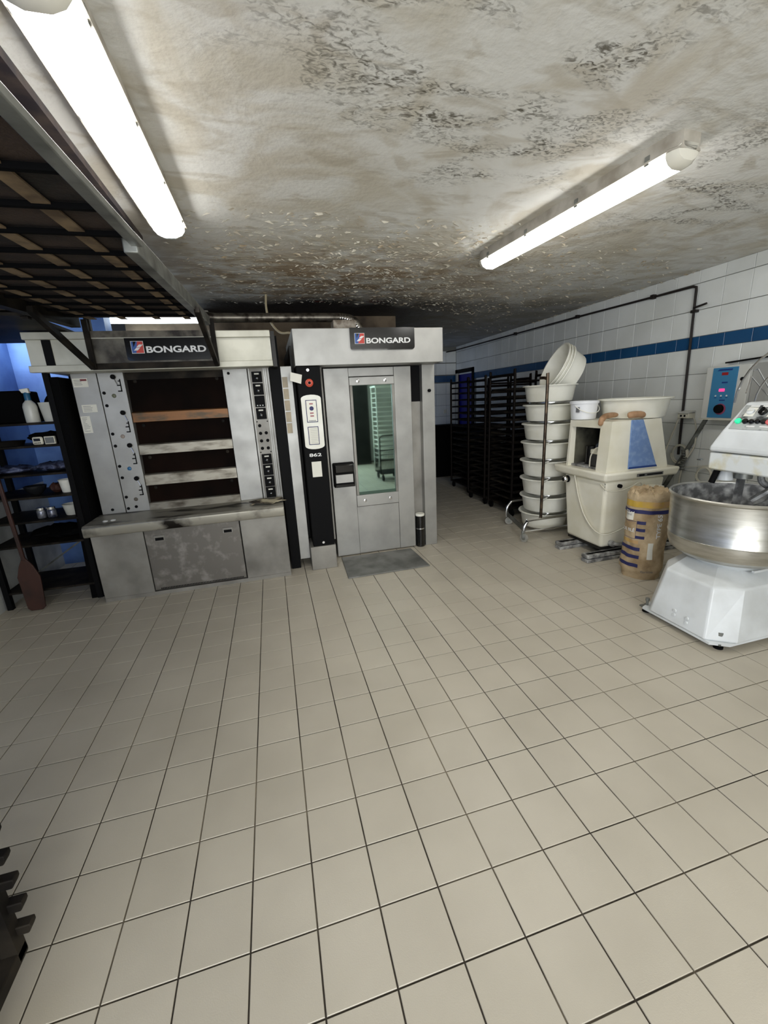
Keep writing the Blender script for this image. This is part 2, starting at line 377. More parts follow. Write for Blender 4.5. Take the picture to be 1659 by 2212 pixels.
# ------------------------------------------------------------------ lamps
def lamp(name, label, c, ang, length, wd, m=glow, group=None):
    cx, cy = c; t = thing(name, label, 'lamp', (cx, cy, H-.12), group); q = Matrix.Rotation(ang, 3, 'Z')
    def P(x, y, z): return V((cx, cy, 0))+q @ V((x, y, 0))+V((0, 0, z))
    L2 = length/2
    def ring(y, sc=1, body=False):
        if body: pr = [(-.5,H),(-.5,H-.055),(-.57,H-.06),(-.57,H-.068),(.57,H-.068),(.57,H-.06),(.5,H-.055),(.5,H)]
        else: pr = [(-.50,H-.068),(-.48,H-.088),(-.38,H-.108),(-.18,H-.122),(.18,H-.122),(.38,H-.108),(.48,H-.088),(.50,H-.068)]
        return [P(x*wd*sc, y, H-(H-z)*(sc if not body else 1)) for x, z in pr]
    b = MB(); b.loft([ring(-L2, .7, True), ring(-L2+.05, 1, True), ring(L2-.05, 1, True), ring(L2, .7, True)]); b.build('housing', lampwhite, t)
    d = MB(); d.loft([ring(-L2+.06), ring(L2-.06)]); d.build('diffuser', m, t)
    for s in (-1, 1):
        e = MB(); e.loft([ring(s*(L2-.06)), ring(s*(L2-.03), .97), ring(s*(L2-.008), .85), ring(s*L2, .6)]); e.build('end_cap', endcap, t)
    for s in (-1, 1):
        for k in range(4):
            e = MB(); y = -L2+.15+(length-.3)*k/3
            e.hexa([P(s*wd*.49, y-.012, H-.075), P(s*wd*.53, y-.012, H-.075), P(s*wd*.53, y+.012, H-.075), P(s*wd*.49, y+.012, H-.075),
                    P(s*wd*.49, y-.012, H-.035), P(s*wd*.53, y-.012, H-.035), P(s*wd*.53, y+.012, H-.035), P(s*wd*.49, y+.012, H-.035)]); e.build('clip', galv, t)
    return t
lamp('fluorescent_lamp', 'long lit fluorescent ceiling lamp beside the dark overhead loader', (-.19, .42), 0, 1.56, .165)
lamp('fluorescent_lamp', 'lit fluorescent ceiling lamp with a brown-edged housing, nearest the tiled wall', (2.09, .79), math.radians(5), 1.60, .15)
lamp('fluorescent_lamp', 'small bluish lit lamp above and behind the deck oven hood', (-.9, 3.72), math.radians(90), 1.2, .12, glow2)
lamp('fluorescent_lamp', 'lit fluorescent ceiling lamp behind the camera', (2.0, -2.9), math.radians(90), 1.56, .15)
MB().box(-.475, -.405, -1.6, 1.5, H-.035, H).build('r', rail)
o = bpy.data.objects['r']; o.name = 'cable_trunking'; tag(o, 'dark narrow trunking fixed along the ceiling left of the large lamp', 'trunking')
# ------------------------------------------------------------------ deck oven
DO = thing('deck_oven', 'large steel four-deck baking oven with a dusty front shelf', 'oven', (-.52, 2.9, 0))
def part(mb, name, m, parent, **k): return mb.build(name, m, parent, **k)
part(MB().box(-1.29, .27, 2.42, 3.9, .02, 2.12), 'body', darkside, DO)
part(MB().box(-1.30, .26, 2.08, 2.42, .0, .62), 'base_core', darkside, DO)
part(MB().box(-1.31, -.917, 2.04, 2.08, .035, .62), 'left_panel', steel_dusty, DO, bevel=.003)
part(MB().box(-.13, .265, 2.04, 2.08, .035, .62), 'right_panel', steel_dusty, DO, bevel=.003)
dp = part(MB().box(-.908, -.138, 2.034, 2.08, .05, .615), 'drop_door', steel_door, DO, bevel=.003)
for x0 in (-.842, -.285):
    q = MB(); q.box(x0, x0+.09, 2.028, 2.036, .497, .547).build('handle', steel_dusty, dp, bevel=.003)
    MB().box(x0+.012, x0+.078, 2.0265, 2.03, .503, .528).build('finger_slot', black, dp)
v = MB()
for k in range(54): v.box(-.86+k*.013, -.86+k*.013+.007, 2.030, 2.036, .055, .067)
v.build('vent_slots', black, dp, smooth=False)
part(MB().box(-1.31, .265, 2.045, 2.08, 0, .034), 'plinth', steel_dusty, DO)
shelfm = mat('scorched_shelf_steel', g(176,172,160), .45, .6, g(30,25,20), 3.2, 7, .50, .62, stretch=(.8, 2.6, 1))
part(MB().prism([(2.40,.715),(1.94,.715),(1.92,.70),(1.92,.635),(1.93,.62),(2.40,.62)], 'x', -1.31, .265), 'front_shelf', [shelfm], DO, bevel=.006)
cl_ = MB(); n = 14
for i in range(n):
    for j in range(5):
        pass
part(MB().box(-1.285, -1.1, 2.32, 2.42, .715, 1.9), 'plain_column', steel, DO, bevel=.002)
lc = part(MB().box(-1.094, -.902, 2.32, 2.42, .715, 1.9), 'lever_column', steel, DO, bevel=.002)
rc = part(MB().box(-.118, .085, 2.32, 2.42, .715, 1.9), 'smooth_column', steel, DO, bevel=.002)
for x, z in ((-1.069,1.741),(-1.068,1.639),(-1.071,1.405),(-1.07,1.303),(-1.072,1.128),(-1.07,1.027),(-1.072,.853),(-1.074,.749),(-1.009,.759)):
    MB().cyl((x, 2.316, z), (x, 2.321, z), .013).build('hole', black, lc)
MB().cyl((-1.2, 2.314, .752), (-1.2, 2.321, .752), .012).build('hole', black, DO)
MB().cyl((-.072, 2.314, 1.865), (-.072, 2.321, 1.865), .012).build('hole', black, rc)
for z, m_ in ((1.716, mat('green_grey', g(104,106,84), .5)), (1.38, mat('taupe', g(150,138,128), .5)), (1.102, mat('blue_button', g(40,104,150), .4)), (.826, mat('dirt', g(96,90,80), .7))):
    MB().lathe([(.017,0),(.015,.008),(.006,.012)], (-1.0, 2.32, z), (0,-1,0), 14, True).build('button', m_, lc)
for z in (1.576, 1.302, 1.013, 1.865):
    x = -.956 if z < 1.8 else -.975
    MB().lathe([(.008,0),(.019,.012),(.019,.026),(.012,.032)], (x, 2.32, z), (0,-1,0), 16, True).build('lever_knob', black, lc)
    MB().tube([(x+.006, 2.305, z-.02), (x+.022, 2.30, z-.065)], .0035, 6).build('lever_rod', chrome, lc)
for zt, zb in ((1.848,1.747),(1.504,1.411),(1.234,1.137),(.951,.858)):
    s_ = MB().box(-.938, -.930, 2.3165, 2.321, zb, zt)
    for z in (zb, (zb+zt)/2-.004): s_.box(-.962, -.93, 2.3165, 2.321, z, z+.009)
    s_.box(-.950, -.93, 2.3165, 2.321, zt-.02, zt-.012); s_.build('lever_slot', black, lc, smooth=False)
# stickers
for (x0,x1,z0,z1,nm) in ((-1.278,-1.17,1.794,1.863,'s1'),(-1.253,-1.144,1.592,1.654,'s2'),(-1.292+.012,-1.212,1.425,1.563,'s3')):
    st = MB().box(x0, x1, 2.3175, 2.3205, z0, z1).build('sticker', paper, DO, smooth=False)
    ln = MB(); zz = z1-.015; first = True
    while zz > z0+.01:
        ln.box(x0+.01, x1-.01-random.uniform(0, .035), 2.3165, 2.3176, zz, zz+.003); zz -= .012
    ln.build('printed_lines', mat('print_grey', g(120,120,124), .6), st, smooth=False)
    if nm == 's1': MB().box(-1.222, -1.176, 2.316, 2.3176, 1.842, 1.856).build('red_print', darkred, st, smooth=False)
# oven mouths
part(MB().box(-.902, -.118, 2.50, 2.52, .75, 1.9), 'mouth_back', blackmat, DO)
for z0, z1 in ((.775,.935),(1.03,1.21),(1.295,1.49),(1.57,1.86)):
    d = MB().hexa([(-.9,2.37,z0),(-.12,2.37,z0),(-.12,2.39,z0),(-.9,2.39,z0),(-.9,2.395,z1),(-.12,2.395,z1),(-.12,2.415,z1),(-.9,2.415,z1)]).build('deck_door', ovenglass, DO)
    for x in (-.84, -.18): MB().lathe([(.016,0),(.014,.008),(.004,.01)], (x, 2.392, z1-.03), (0,-1,0), 12, True).build('hinge_screw', sooty, d)
for z0, z1, m_ in ((1.489,1.569,brownbar),(1.21,1.294,greybar),(.935,1.03,greybar)):
    part(MB().prism([(2.33,z0),(2.335,z1),(2.35,z1+.008),(2.40,z1+.008),(2.40,z0)], 'x', -.9, -.12), 'deck_bar', m_, DO, bevel=.003)
part(MB().prism([(2.3,.715),(2.33,.775),(2.42,.78),(2.42,.715)], 'x', -.9, -.12), 'sill', greybar, DO)
part(MB().box(-.9, -.12, 2.36, 2.40, 1.84, 1.9), 'top_bar', sooty, DO)
# control strip
cs = part(MB().box(.09, .275, 2.32, 2.42, .68, 1.905), 'control_strip', steel_dusty, DO, bevel=.002)
for x in (.096, .225, .24, .262): MB().box(x, x+.008, 2.314, 2.321, .69, 1.9).build('strip_rib', steel, cs, smooth=False)
for z0, z1, kn in ((1.781,1.872,0),(1.672,1.771,1),(1.565,1.663,2),(1.457,1.556,1),(1.045,1.137,1),(.938,1.037,1),(.830,.928,1),(.722,.822,1)):
    md = MB().box(.122, .209, 2.30, 2.32, z0, z1).build('control_module', black, cs, bevel=.003)
    if kn != 2:
        MB().box(.145, .185, 2.298, 2.301, z1-.026, z1-.014).build('display', paper, md, smooth=False)
        MB().lathe([(.02,0),(.018,.016),(.015,.018)], (.165, 2.30, z0+.035), (0,-1,0), 16, True).build('dial', blackg, md)
    else:
        for k in range(3): MB().box(.137+.023*k, .147+.023*k, 2.298, 2.301, z0+.01, z0+.018).build('indicator', white, md, smooth=False)
for x, z in ((.137,1.399),(.137,1.329),(.188,1.331),(.137,1.26),(.193,1.261),(.137,1.191),(.19,1.191)):
    MB().lathe([(.015,0),(.013,.012),(.008,.014)], (x, 2.32, z), (0,-1,0), 14, True).build('push_button', black, cs)
for x in (.118, .21):
    for z in (1.155, 1.435): MB().cyl((x, 2.314, z), (x, 2.321, z), .006, n=8).build('screw', black, cs)
# hood
hd = part(MB().box(-1.38, .31, 1.965, 2.9, 1.90, 2.15), 'hood', steel_lit, DO)
for x0, x1, z0, z1 in ((-1.385,.312,2.105,2.155),(-1.385,.312,1.884,1.93)):
    MB().box(x0, x1, 1.93, 1.97, z0, z1).build('hood_rail', steel_lit, hd, bevel=.004)
MB().box(.314, .345, 1.95, 2.3, 1.88, 2.15).build('hood_end', darkside, hd)
MB().box(-1.28, -1.225, 1.955, 1.967, 1.93, 2.105).build('hood_slot', black, hd, smooth=False)
MB().box(-.98, -.11, 1.925, 1.97, 1.89, 1.935).build('shaded_low_rail', sooty, hd)  # darker lower rail: the loader's shade put into the colour
MB().box(-.96, -.12, 1.94, 1.968, 1.935, 2.105).build('middle_panel', mat('shaded_steel', g(110,106,96), .5, .5, g(50,46,42), 6, 5), hd)  # darker middle of the hood, shade from the loader painted in
MB().box(-.96, -.12, 1.926, 1.97, 2.112, 2.157).build('shaded_top_rail', mat('shaded_top_rail', g(112,106,94), .5, .4, g(40,34,30), 9, 6), hd)  # darker top rail, again the loader's shade as colour
def logo(parent, x0, x1, z0, z1, y):
    MB().box(x0, x1, y, y+.004, z0, z1).build('emblem', white, parent, smooth=False)
    a = .003; w_ = x1-x0; h_ = z1-z0
    e = MB(); yy = y-.001
    e.prism([(x0+a,z0+a),(x0+.55*w_,z0+a),(x1-.45*w_,z1-a),(x0+a,z1-a)], 'y', yy, y+.002, 0)
    e.prism([(x0+.35*w_,z0+a),(x1-a,z0+a),(x1-a,z1-a),(x0+.55*w_,z1-a)], 'y', yy-.0004, y+.002, 1)
    e.prism([(x0+.2*w_,z0+.5*h_),(x0+.45*w_,z1-a),(x0+.2*w_,z1-a)], 'y', yy-.0008, y+.002, 2)
    e.prism([(x0+.42*w_,z0+.50*h_),(x0+.72*w_,z0+.50*h_),(x1-.02*w_,z0+.72*h_),(x0+.66*w_,z0+.72*h_)], 'y', yy-.0012, y+.002, 3)
    e.prism([(x0+.18*w_,z0+.24*h_),(x0+.48*w_,z0+.24*h_),(x0+.72*w_,z0+.46*h_),(x0+.42*w_,z0+.46*h_)], 'y', yy-.0012, y+.002, 3)
    e.build('emblem_colours', [logoblue, logored, blackg, white], parent, smooth=False)
def rplate(x0, x1, z0, z1, y, r, parent, m_):
    pts = [(x0, z1), (x0, z0+r)]
    for k in range(5): t = math.pi+math.pi/2*k/4; pts.append((x0+r+r*math.cos(t), z0+r+r*math.sin(t)))
    for k in range(5): t = 1.5*math.pi+math.pi/2*k/4; pts.append((x1-r+r*math.cos(t), z0+r+r*math.sin(t)))
    pts += [(x1, z1)]
    return MB().prism(pts, 'y', y, y+.008).build('nameplate', m_, parent)
npm = rplate(-.736, -.153, 1.946, 2.105, 1.917, .02, DO, blackg)
logo(npm, -.697, -.612, 1.997, 2.083, 1.912)
text('lettering', 'BONGARD', white, npm, (-.598, 1.916, 2.0), .42, bold=.03, hgt=.047)
MB().box(.28, .368, 2.2, 2.42, 0, 2.15).build('dark_gap_filler', black, DO)  # black filler for the gap between the ovens, shade put into its colour
# stuff lying on the shelf
cl = MB(); nx, ny = 16, 7; vs = []
for i in range(nx):
    for j in range(ny):
        a = i/(nx-1); b = j/(ny-1); vs.append((-.02+.30*a+.02*math.sin(6*b), 2.02+.2*b*(1-.5*abs(a-.5))+.02*math.sin(9*a), .716+.004+.012*abs(math.sin(5*a+3*b))+.008*random.random()))
cl.add(vs, [(i*ny+j, (i+1)*ny+j, (i+1)*ny+j+1, i*ny+j+1) for i in range(nx-1) for j in range(ny-1)])
o = cl.build('cloth', mat('dirty_cloth', g(190,180,152), .85, 0, g(52,42,34), 9, 5, .42, .58)); m_ = o.modifiers.new('s', 'SOLIDIFY'); m_.thickness = .003; m_.offset = 1
tag(o, 'grimy crumpled cloth on the right end of the deck oven shelf', 'cloth')
for k, (x, y) in enumerate(((-1.17, 2.03), (-1.115, 2.04))):
    q = MB().lathe([(.017,.0),(.021,.004),(.017,.008),(.013,.004),(.017,0)], (x, y, .716), (0,0,1), 20); o = q.build('ring', white)
    tag(o, ('left' if k == 0 else 'right')+' of the two small white rings on the left end of the oven shelf', 'ring', 'rings on the oven shelf')
# ------------------------------------------------------------------ rack oven
RO = thing('rack_oven', 'tall steel rack oven with a long glass window in its door', 'oven', (1.2, 2.9, 0))
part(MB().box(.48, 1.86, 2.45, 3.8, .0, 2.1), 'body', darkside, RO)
sp = part(MB().box(.372, .468, 2.2, 3.0, .09, 1.9), 'side_panel', steel, RO, bevel=.002)
for k in range(5): MB().box(.378, .425, 2.196, 2.2, 1.32+.10*k, 1.41+.10*k).build('tape', mat('tape', g(176,160,132), .5, 0, g(150,140,120), 9), sp, smooth=False)
hd = part(MB().box(.497, 1.865, 2.09, 3.3, 1.89, 2.19), 'hood', steel, RO, bevel=.003)
npl = rplate(.989, 1.584, 2.006, 2.191, 2.078, .025, RO, blackg)
logo(npl, 1.029, 1.118, 2.058, 2.145, 2.073)
text('lettering', 'BONGARD', white, npl, (1.133, 2.077, 2.060), .41, bold=.03, hgt=.046)
cc = part(MB().box(.503, .708, 2.095, 2.40, .236, 1.886), 'control_column', black, RO, bevel=.004)
part(MB().box(.471, .715, 2.08, 2.40, 0, .235), 'column_foot', steel_dusty, RO, bevel=.004)
part(MB().box(.712, .74, 2.25, 2.42, .236, 1.886), 'column_return', steel_dusty, RO)
def oval(x0, x1, z0, z1, y, m_, nm, par):
    r = (x1-x0)/2; pts = []; cx = (x0+x1)/2; fl_ = .35
    for k in range(9): t = math.pi*k/8; pts.append((cx+r*math.cos(t), z1-r*fl_+r*fl_*math.sin(t)))
    for k in range(9): t = math.pi+math.pi*k/8; pts.append((cx+r*math.cos(t), z0+r*fl_+r*fl_*math.sin(t)))
    return MB().prism(pts, 'y', y, y+.01).build(nm, m_, par)
ov = oval(.517, .692, 1.17, 1.648, 2.086, whitep, 'control_panel', cc)
for (x0,x1,z0,z1) in ((.553,.651,1.41,1.603),(.553,.648,1.211,1.372)):
    MB().box(x0, x1, 2.083, 2.088, z0, z1).build('frame', navy, cc, smooth=False)
    MB().box(x0+.006, x1-.006, 2.081, 2.086, z0+.006, z1-.006).build('card', paper if z0 < 1.3 else whitep, cc, smooth=False)
for z in (1.57, 1.49, 1.465): MB().box(.585, .617, 2.0795, 2.082, z-.006, z+.006).build('red_display', redled, cc, smooth=False)
MB().cyl((.602, 2.078, 1.53), (.602, 2.084, 1.53), .019).build('blue_button', navy, cc)
q = MB()
for k in range(5): q.box(.572+.013*k, .581+.013*k, 2.0795, 2.082, 1.42, 1.428)
for k in range(9): q.box(.575, .64, 2.0798, 2.082, 1.23+.015*k, 1.2312+.015*k)
q.build('panel_print', MATS['print_grey'], cc, smooth=False)
MB().lathe([(.034,0),(.034,.012),(.022,.016),(.02,.03)], (.603, 2.095, 1.747), (0,-1,0), 20, True).build('rotary_switch', orange, cc)
MB().cyl((.603, 2.06, 1.747), (.603, 2.066, 1.747), .012).build('switch_centre', black, cc)
text('lettering', '862', white, cc, (.545, 2.094, 1.102), .11, bold=.02, hgt=.03)
st = MB().box(.558, .646, 2.091, 2.096, .913, 1.055).build('inspection_label', paper, cc, smooth=False)
for z in (1.885-.03, .27): MB().cyl((.6, 2.09, z), (.6, 2.096, z), .012).build('cap', chrome, cc)
crd = MB().hexa([(.44,2.06,1.77),(.53,2.05,1.74),(.53,2.055,1.74),(.44,2.065,1.77),(.45,2.07,1.84),(.545,2.06,1.815),(.545,2.065,1.815),(.45,2.075,1.84)]).build('card', paper, smooth=False)
tag(crd, 'small white card with a clip hanging at the top corner of the rack oven column', 'card')
# door
dr = part(MB().box(.763, 1.0, 2.33, 2.40, .012, 1.88).box(1.447, 1.622, 2.33, 2.40, .012, 1.88).box(1.0, 1.447, 2.336, 2.40, .012, .52).box(1.0, 1.447, 2.336, 2.40, 1.80, 1.88), 'door', steel, RO, bevel=.003)
for z0, z1 in ((.524,.643),(1.718,1.795)):
    MB().box(1.0, 1.447, 2.322, 2.39, z0, z1).build('window_rail', steel, dr, bevel=.004)
    for x in (1.085, 1.355): MB().lathe([(.018,0),(.016,.006),(.005,.008)], (x, 2.322, (z0+z1)/2), (0,-1,0), 16, True).build('bolt', chrome, dr)
fr = MB(); fr.box(1.003, 1.030, 2.326, 2.39, .643, 1.718).box(1.422, 1.446, 2.326, 2.39, .643, 1.718); fr.build('window_frame', steel_dusty, dr, bevel=.003)
wg = mat('tinted_oven_glass', (.46, .68, .64, 1), .03, 1.0)
MB().box(1.03, 1.422, 2.345, 2.36, .643, 1.718).build('window_glass', wg, dr, smooth=False)
MB().box(1.03, 1.422, 2.34, 2.346, .643, .672).build('glass_seal', mat('green_seal', g(60,84,70), .4), dr, smooth=False)
hn = MB().box(.775, .985, 2.27, 2.33, .752, .996).build('door_handle', black, dr, bevel=.012)
MB().box(.785, .975, 2.235, 2.272, .90, .985).build('handle_lip', blackg, dr, bevel=.012)
MB().box(.79, .965, 2.245, 2.272, .80, .885).build('handle_plate', steel, dr, bevel=.004)
MB().tube([(.785, 2.235, .775), (.975, 2.235, .775)], .014, 10).build('handle_bar', blackg, dr)
part(MB().box(1.628, 1.737, 2.40, 2.45, 0, 1.54), 'recess_panel', steel_dusty, RO)
part(MB().box(1.628, 1.737, 2.395, 2.44, 1.54, 1.885), 'recess_block', black, RO, bevel=.003)
jm = part(MB().box(1.738, 1.872, 2.33, 2.50, 0, 1.89), 'door_jamb', steel, RO, bevel=.003)
MB().lathe([(.016,0),(.016,.02),(.01,.026)], (1.81, 2.33, 1.64), (0,-1,0), 14, True).build('stop_button', black, jm)
cn = thing('canister', 'black cylinder with a white top in the gap beside the rack oven door', 'canister', (1.682, 2.345, 0))
MB().cyl((1.682,2.345,.0), (1.682,2.345,.345), .048, n=20).build('body', blackg, cn, bevel=.004)
MB().cyl((1.682,2.345,.345), (1.682,2.345,.37), .05, n=20).build('cap', whitep, cn, bevel=.004)
MB().lathe([(.0495,0),(.0495,.012)], (1.682,2.345,.20), n=20).build('band', chrome, cn)
o = MB().prism([(.765,1.752),(1.565,1.76),(1.545,2.28),(.79,2.29)], 'z', .0, .012).build('ramp_plate', mat('worn_plate', g(140,140,136), .5, .6, g(104,104,100), 5, 7), bevel=.003)
tag(o, 'flat grey metal plate on the floor before the rack oven door', 'plate')
# duct, junction box and cable above the ovens
q = MB(); pts = [(-.25,2.7,2.40)]+[(x/20, 2.7, 2.385) for x in range(-3, 21)]+[(1.08,2.7,2.38),(1.15,2.7,2.36),(1.2,2.7,2.32),(1.225,2.7,2.26),(1.235,2.7,2.19)]
q.tube(pts, .042, 14, smooth=3); o = q.build('vent_duct', mat('sooty_foil', g(120,114,104), .4, .8, g(56,50,44), 16))
tag(o, 'bent silvery foil duct lying above the rack oven hood', 'duct')
rg = MB()
for k in range(14):
    t = k/13; x = 1.02+.21*math.sin(t*1.5); z = 2.19+.19*math.cos(t*1.5)
    rg.lathe([(.046,-.004),(.046,.004)], (x, 2.7, z), (math.cos(t*1.5), 0, -math.sin(t*1.5)), 14)
LOC[o.as_pointer()] = V(o.location); rg.build('duct_rings', chrome, o)
o = MB().box(.92, 1.14, 2.5, 2.66, 2.192, 2.33).build('junction_box', mat('dusty_box', g(170,160,146), .6, 0, g(110,96,80), 20), bevel=.006)
tag(o, 'dusty rectangular box on top of the rack oven hood', 'box')
q = MB().tube([(.336,2.945,H-.002),(.325,2.88,2.52),(.335,2.8,2.40),(.38,2.68,2.29),(.43,2.55,2.225),(.49,2.45,2.21),(.52,2.4,2.195)], .011, 8, smooth=5)
tag(q.build('cable', cableb), 'beige cable hanging from the ceiling to the rack oven hood', 'cable')
# ------------------------------------------------------------------ overhead loader
LD = thing('oven_loader', 'dark slatted canvas loader hanging under the ceiling before the deck oven', 'loader', (-.6, .8, 2.1))
zz = lambda y: 2.105+.055*y
def sl(name, x0, x1, y0, y1, a, b, m_, **k):
    return MB().hexa([(x0,y0,zz(y0)+a),(x1,y0,zz(y0)+a),(x1,y1,zz(y1)+a),(x0,y1,zz(y1)+a),(x0,y0,zz(y0)+b),(x1,y0,zz(y0)+b),(x1,y1,zz(y1)+b),(x0,y1,zz(y1)+b)]).build(name, m_, LD, **k)
sl('side_beam', -.14, -.105, -1.7, -.03, 0, .022, galv, bevel=.003)
sl('side_beam', -.165, -.12, -.04, 1.93, -.02, .045, galv, bevel=.004)
sl('side_beam', -1.06, -1.0, -1.7, 1.93, -.03, .07, sooty)
sl('canvas', -1.02, -.15, -1.7, 1.9, .032, .038, canvas)
for k in range(-6, 13):
    y = -.53+.22*k
    if y < 1.88: sl('cross_bar', -1.03, -.15, y-.009, y+.009, .012, .026, blackmat)
for x in (-.27, -.475, -.70, -.90): sl('strap', x-.022, x+.022, -1.7, 1.9, .019, .024, tanstrip)
for x in (-.112, -.965):
    MB().beam((x, 1.905, 1.895), (x, 1.905, 2.23), .035, .022, (0,1,0)).build('hanger', sooty, LD)
    MB().beam((x, 1.89, 1.905), (x, 1.15, zz(1.15)-.02), .035, .03, (1,0,0)).build('brace', sooty, LD)
# dark boards above the alcove
BD = thing('board_stack', 'dark sooty boards stacked high above the alcove left of the deck oven', 'boards', (-1.6, 2.0, 2.2))
for k in range(7):
    z = 2.20+.04*k; a = random.uniform(-.05,.05)
    MB().beam((-2.1, 1.55+.11*k+a, z), (-1.08, 1.5+.12*k-a, z+.02), .10, .03).build('board', sooty, BD)
MB().box(-2.11, -1.1, 1.4, 2.5, 2.162, 2.18).build('shelf_plate', sooty, BD)
for y in (1.45, 2.45): MB().box(-1.14, -1.10, y-.02, y+.02, 2.15, H).build('hanger', sooty, BD)
# ------------------------------------------------------------------ alcove shelf
SU = thing('shelf_unit', 'dark metal shelf unit in the blue alcove left of the deck oven', 'shelf', (-1.75, 2.42, 0))
LV = (1.535, 1.36, 1.135, .95, .75, .55, .15)
for x in (-2.08, -1.40):
    for y in (2.2, 2.66): MB().box(x-.02, x+.02, y-.02, y+.02, 0, 1.95).build('post', black, SU)
for z in LV: MB().box(-2.1, -1.40, 2.185, 2.68, z-.018, z).build('shelf', sooty, SU, bevel=.003)
MB().hexa([(-1.47,2.19,0),(-1.325,2.19,0),(-1.325,2.68,0),(-1.44,2.68,0),(-1.385,2.19,1.87),(-1.325,2.19,1.87),(-1.325,2.68,1.87),(-1.37,2.68,1.87)]).build('side_panel', blackmat, SU)
MB().beam((-2.06, 2.68, .15), (-1.44, 2.68, .55), .02, .015).build('cross_brace', galv, SU)
MB().box(-1.62, -1.585, 2.685, 2.70, 0, 1.95).build('back_upright', blackmat, SU)
def on(z): return z+.0015
bt = thing('spray_bottle', 'cloudy plastic bottle with a blue neck on the top alcove shelf', 'bottle', (-1.585, 2.25, on(1.535)))
z = on(1.535)
MB().lathe([(.045,0),(.047,.005),(.047,.12),(.04,.145),(.02,.17)], (-1.585,2.25,z), n=20, cap=True).build('body', frost, bt)
MB().lathe([(.021,0),(.021,.05),(.016,.06)], (-1.585,2.25,z+.17), n=16, cap=True).build('neck', mat('teal_plastic', g(40,96,130), .4), bt)
MB().prism([(-1.61,z+.225),(-1.56,z+.225),(-1.565,z+.262),(-1.625,z+.255)], 'y', 2.235, 2.265).build('spray_head', whitep, bt, bevel=.004)
jg = thing('measuring_jug', 'translucent plastic jug half full of flour on the top alcove shelf', 'jug', (-1.475, 2.30, z))
MB().lathe([(.05,.0),(.052,.004),(.068,.145),(.071,.15),(.066,.146),(.05,.006)], (-1.475,2.30,z), n=24).build('jug_body', frost, jg)
MB().lathe([(.049,.005),(.058,.075),(.03,.088)], (-1.475,2.30,z), n=20, cap=True).build('flour', flour, jg)
MB().tube([(-1.51,2.36,z+.13),(-1.53,2.39,z+.12),(-1.53,2.38,z+.05),(-1.51,2.35,z+.03)], .006, 6, smooth=3).build('handle', frost, jg)
o = MB().prism([(-1.95,z),(-1.65,z),(-1.66,z+.25),(-1.94,z+.25)], 'y', 2.32, 2.6).build('bin', blackmat, bevel=.01); tag(o, 'black bin at the left of the top alcove shelf', 'bin')
MB().lathe([(.12,.0),(.12,.012),(.03,.03)], (-1.47, 2.50, z+.125), (0,-1,.1), 28, True).build('x', blackmat); o = bpy.data.objects['x']; o.name = 'round_pan'; tag(o, 'black round pan standing upright behind the plastic jug', 'pan')
# shelf 2
z = on(1.36)
d = MB().lathe([(.105,0),(.12,.035),(.123,.038),(.112,.036),(.10,.006)], (-1.83,2.3,z), n=28); tag(d.build('cake_tin', sooty), 'dark round tin at the left of the second alcove shelf', 'tin')
for k, (x, col_) in enumerate(((-1.578, ivory), (-1.492, ivory))):
    t = thing('kitchen_timer', ('left white timer with rounded corners' if k == 0 else 'right square grey-faced timer')+' on the second alcove shelf', 'timer', (x, 2.22, z), 'timers on the second alcove shelf')
    MB().box(x-.037, x+.037, 2.21, 2.235, z, z+.062).build('case', col_, t, bevel=.012 if k == 0 else .003)
    if k == 0:
        MB().box(x-.022, x+.022, 2.206, 2.211, z+.028, z+.05).build('screen', blackg, t)
        for j in range(4): MB().box(x-.022+.012*j, x-.014+.012*j, 2.206, 2.211, z+.012, z+.018).build('button', black, t)
    else: MB().box(x-.03, x+.03, 2.206, 2.211, z+.008, z+.054).build('screen', mat('grey_face', g(110,112,110), .5), t)
def lump(name, c, r, m_, label, cat, sq=.5, sc=(1,1,1), rough=.25, seg=14):
    rings = []
    for i in range(1, 8):
        a = math.pi*i/8; rr = math.sin(a)
        rings.append([(c[0]+r*sc[0]*rr*math.cos(6.283*k/seg)*(1+random.uniform(-rough,rough)), c[1]+r*sc[1]*rr*math.sin(6.283*k/seg)*(1+random.uniform(-rough,rough)), c[2]+r*sq*(1-math.cos(a))*(1+random.uniform(-.12,.12))) for k in range(seg)])
    for p in range(len(rings[0])): rings[0][p] = (rings[0][p][0], rings[0][p][1], c[2])
    o = MB().loft(rings).build(name, m_); tag(o, label, cat); return o
lump('black_bag', (-1.53, 2.4, z), .12, blackmat, 'crumpled black bag behind the two timers', 'bag', .4, (1.4, .8, 1))
z = on(1.135)
lump('plastic_bag', (-1.56, 2.36, z), .13, bagplastic, 'creased bluish plastic bag at the right of the third alcove shelf', 'bag', .28, (1.0, .9, 1), .2, 22)
lump('plastic_bag', (-1.86, 2.36, z), .14, bagplastic, 'dark creased plastic bag at the left of the third alcove shelf', 'bag', .22, (1.1, .9, 1), .2, 22)
z = on(.95)
tb = MB().lathe([(.042,0),(.044,.004),(.055,.10),(.06,.102),(.056,.108),(.052,.1),(.04,.008)], (-1.487,2.3,z), n=22).build('white_tub', whitep); tag(tb, 'white plastic tub at the right of the fourth alcove shelf', 'tub')
o = MB().lathe([(.03,0),(.07,.04),(.08,.075),(.075,.075),(.03,.01)], (-1.72,2.3,z), n=22).build('metal_bowl', mat('dull_dark_metal', g(70,72,76), .25, .8)); tag(o, 'dark shiny metal bowl on the fourth alcove shelf', 'bowl')
lump('brown_brush', (-1.585, 2.34, z), .045, wood, 'small brown tuft-like brush left of the white tub', 'brush', .9)
z = on(.75)
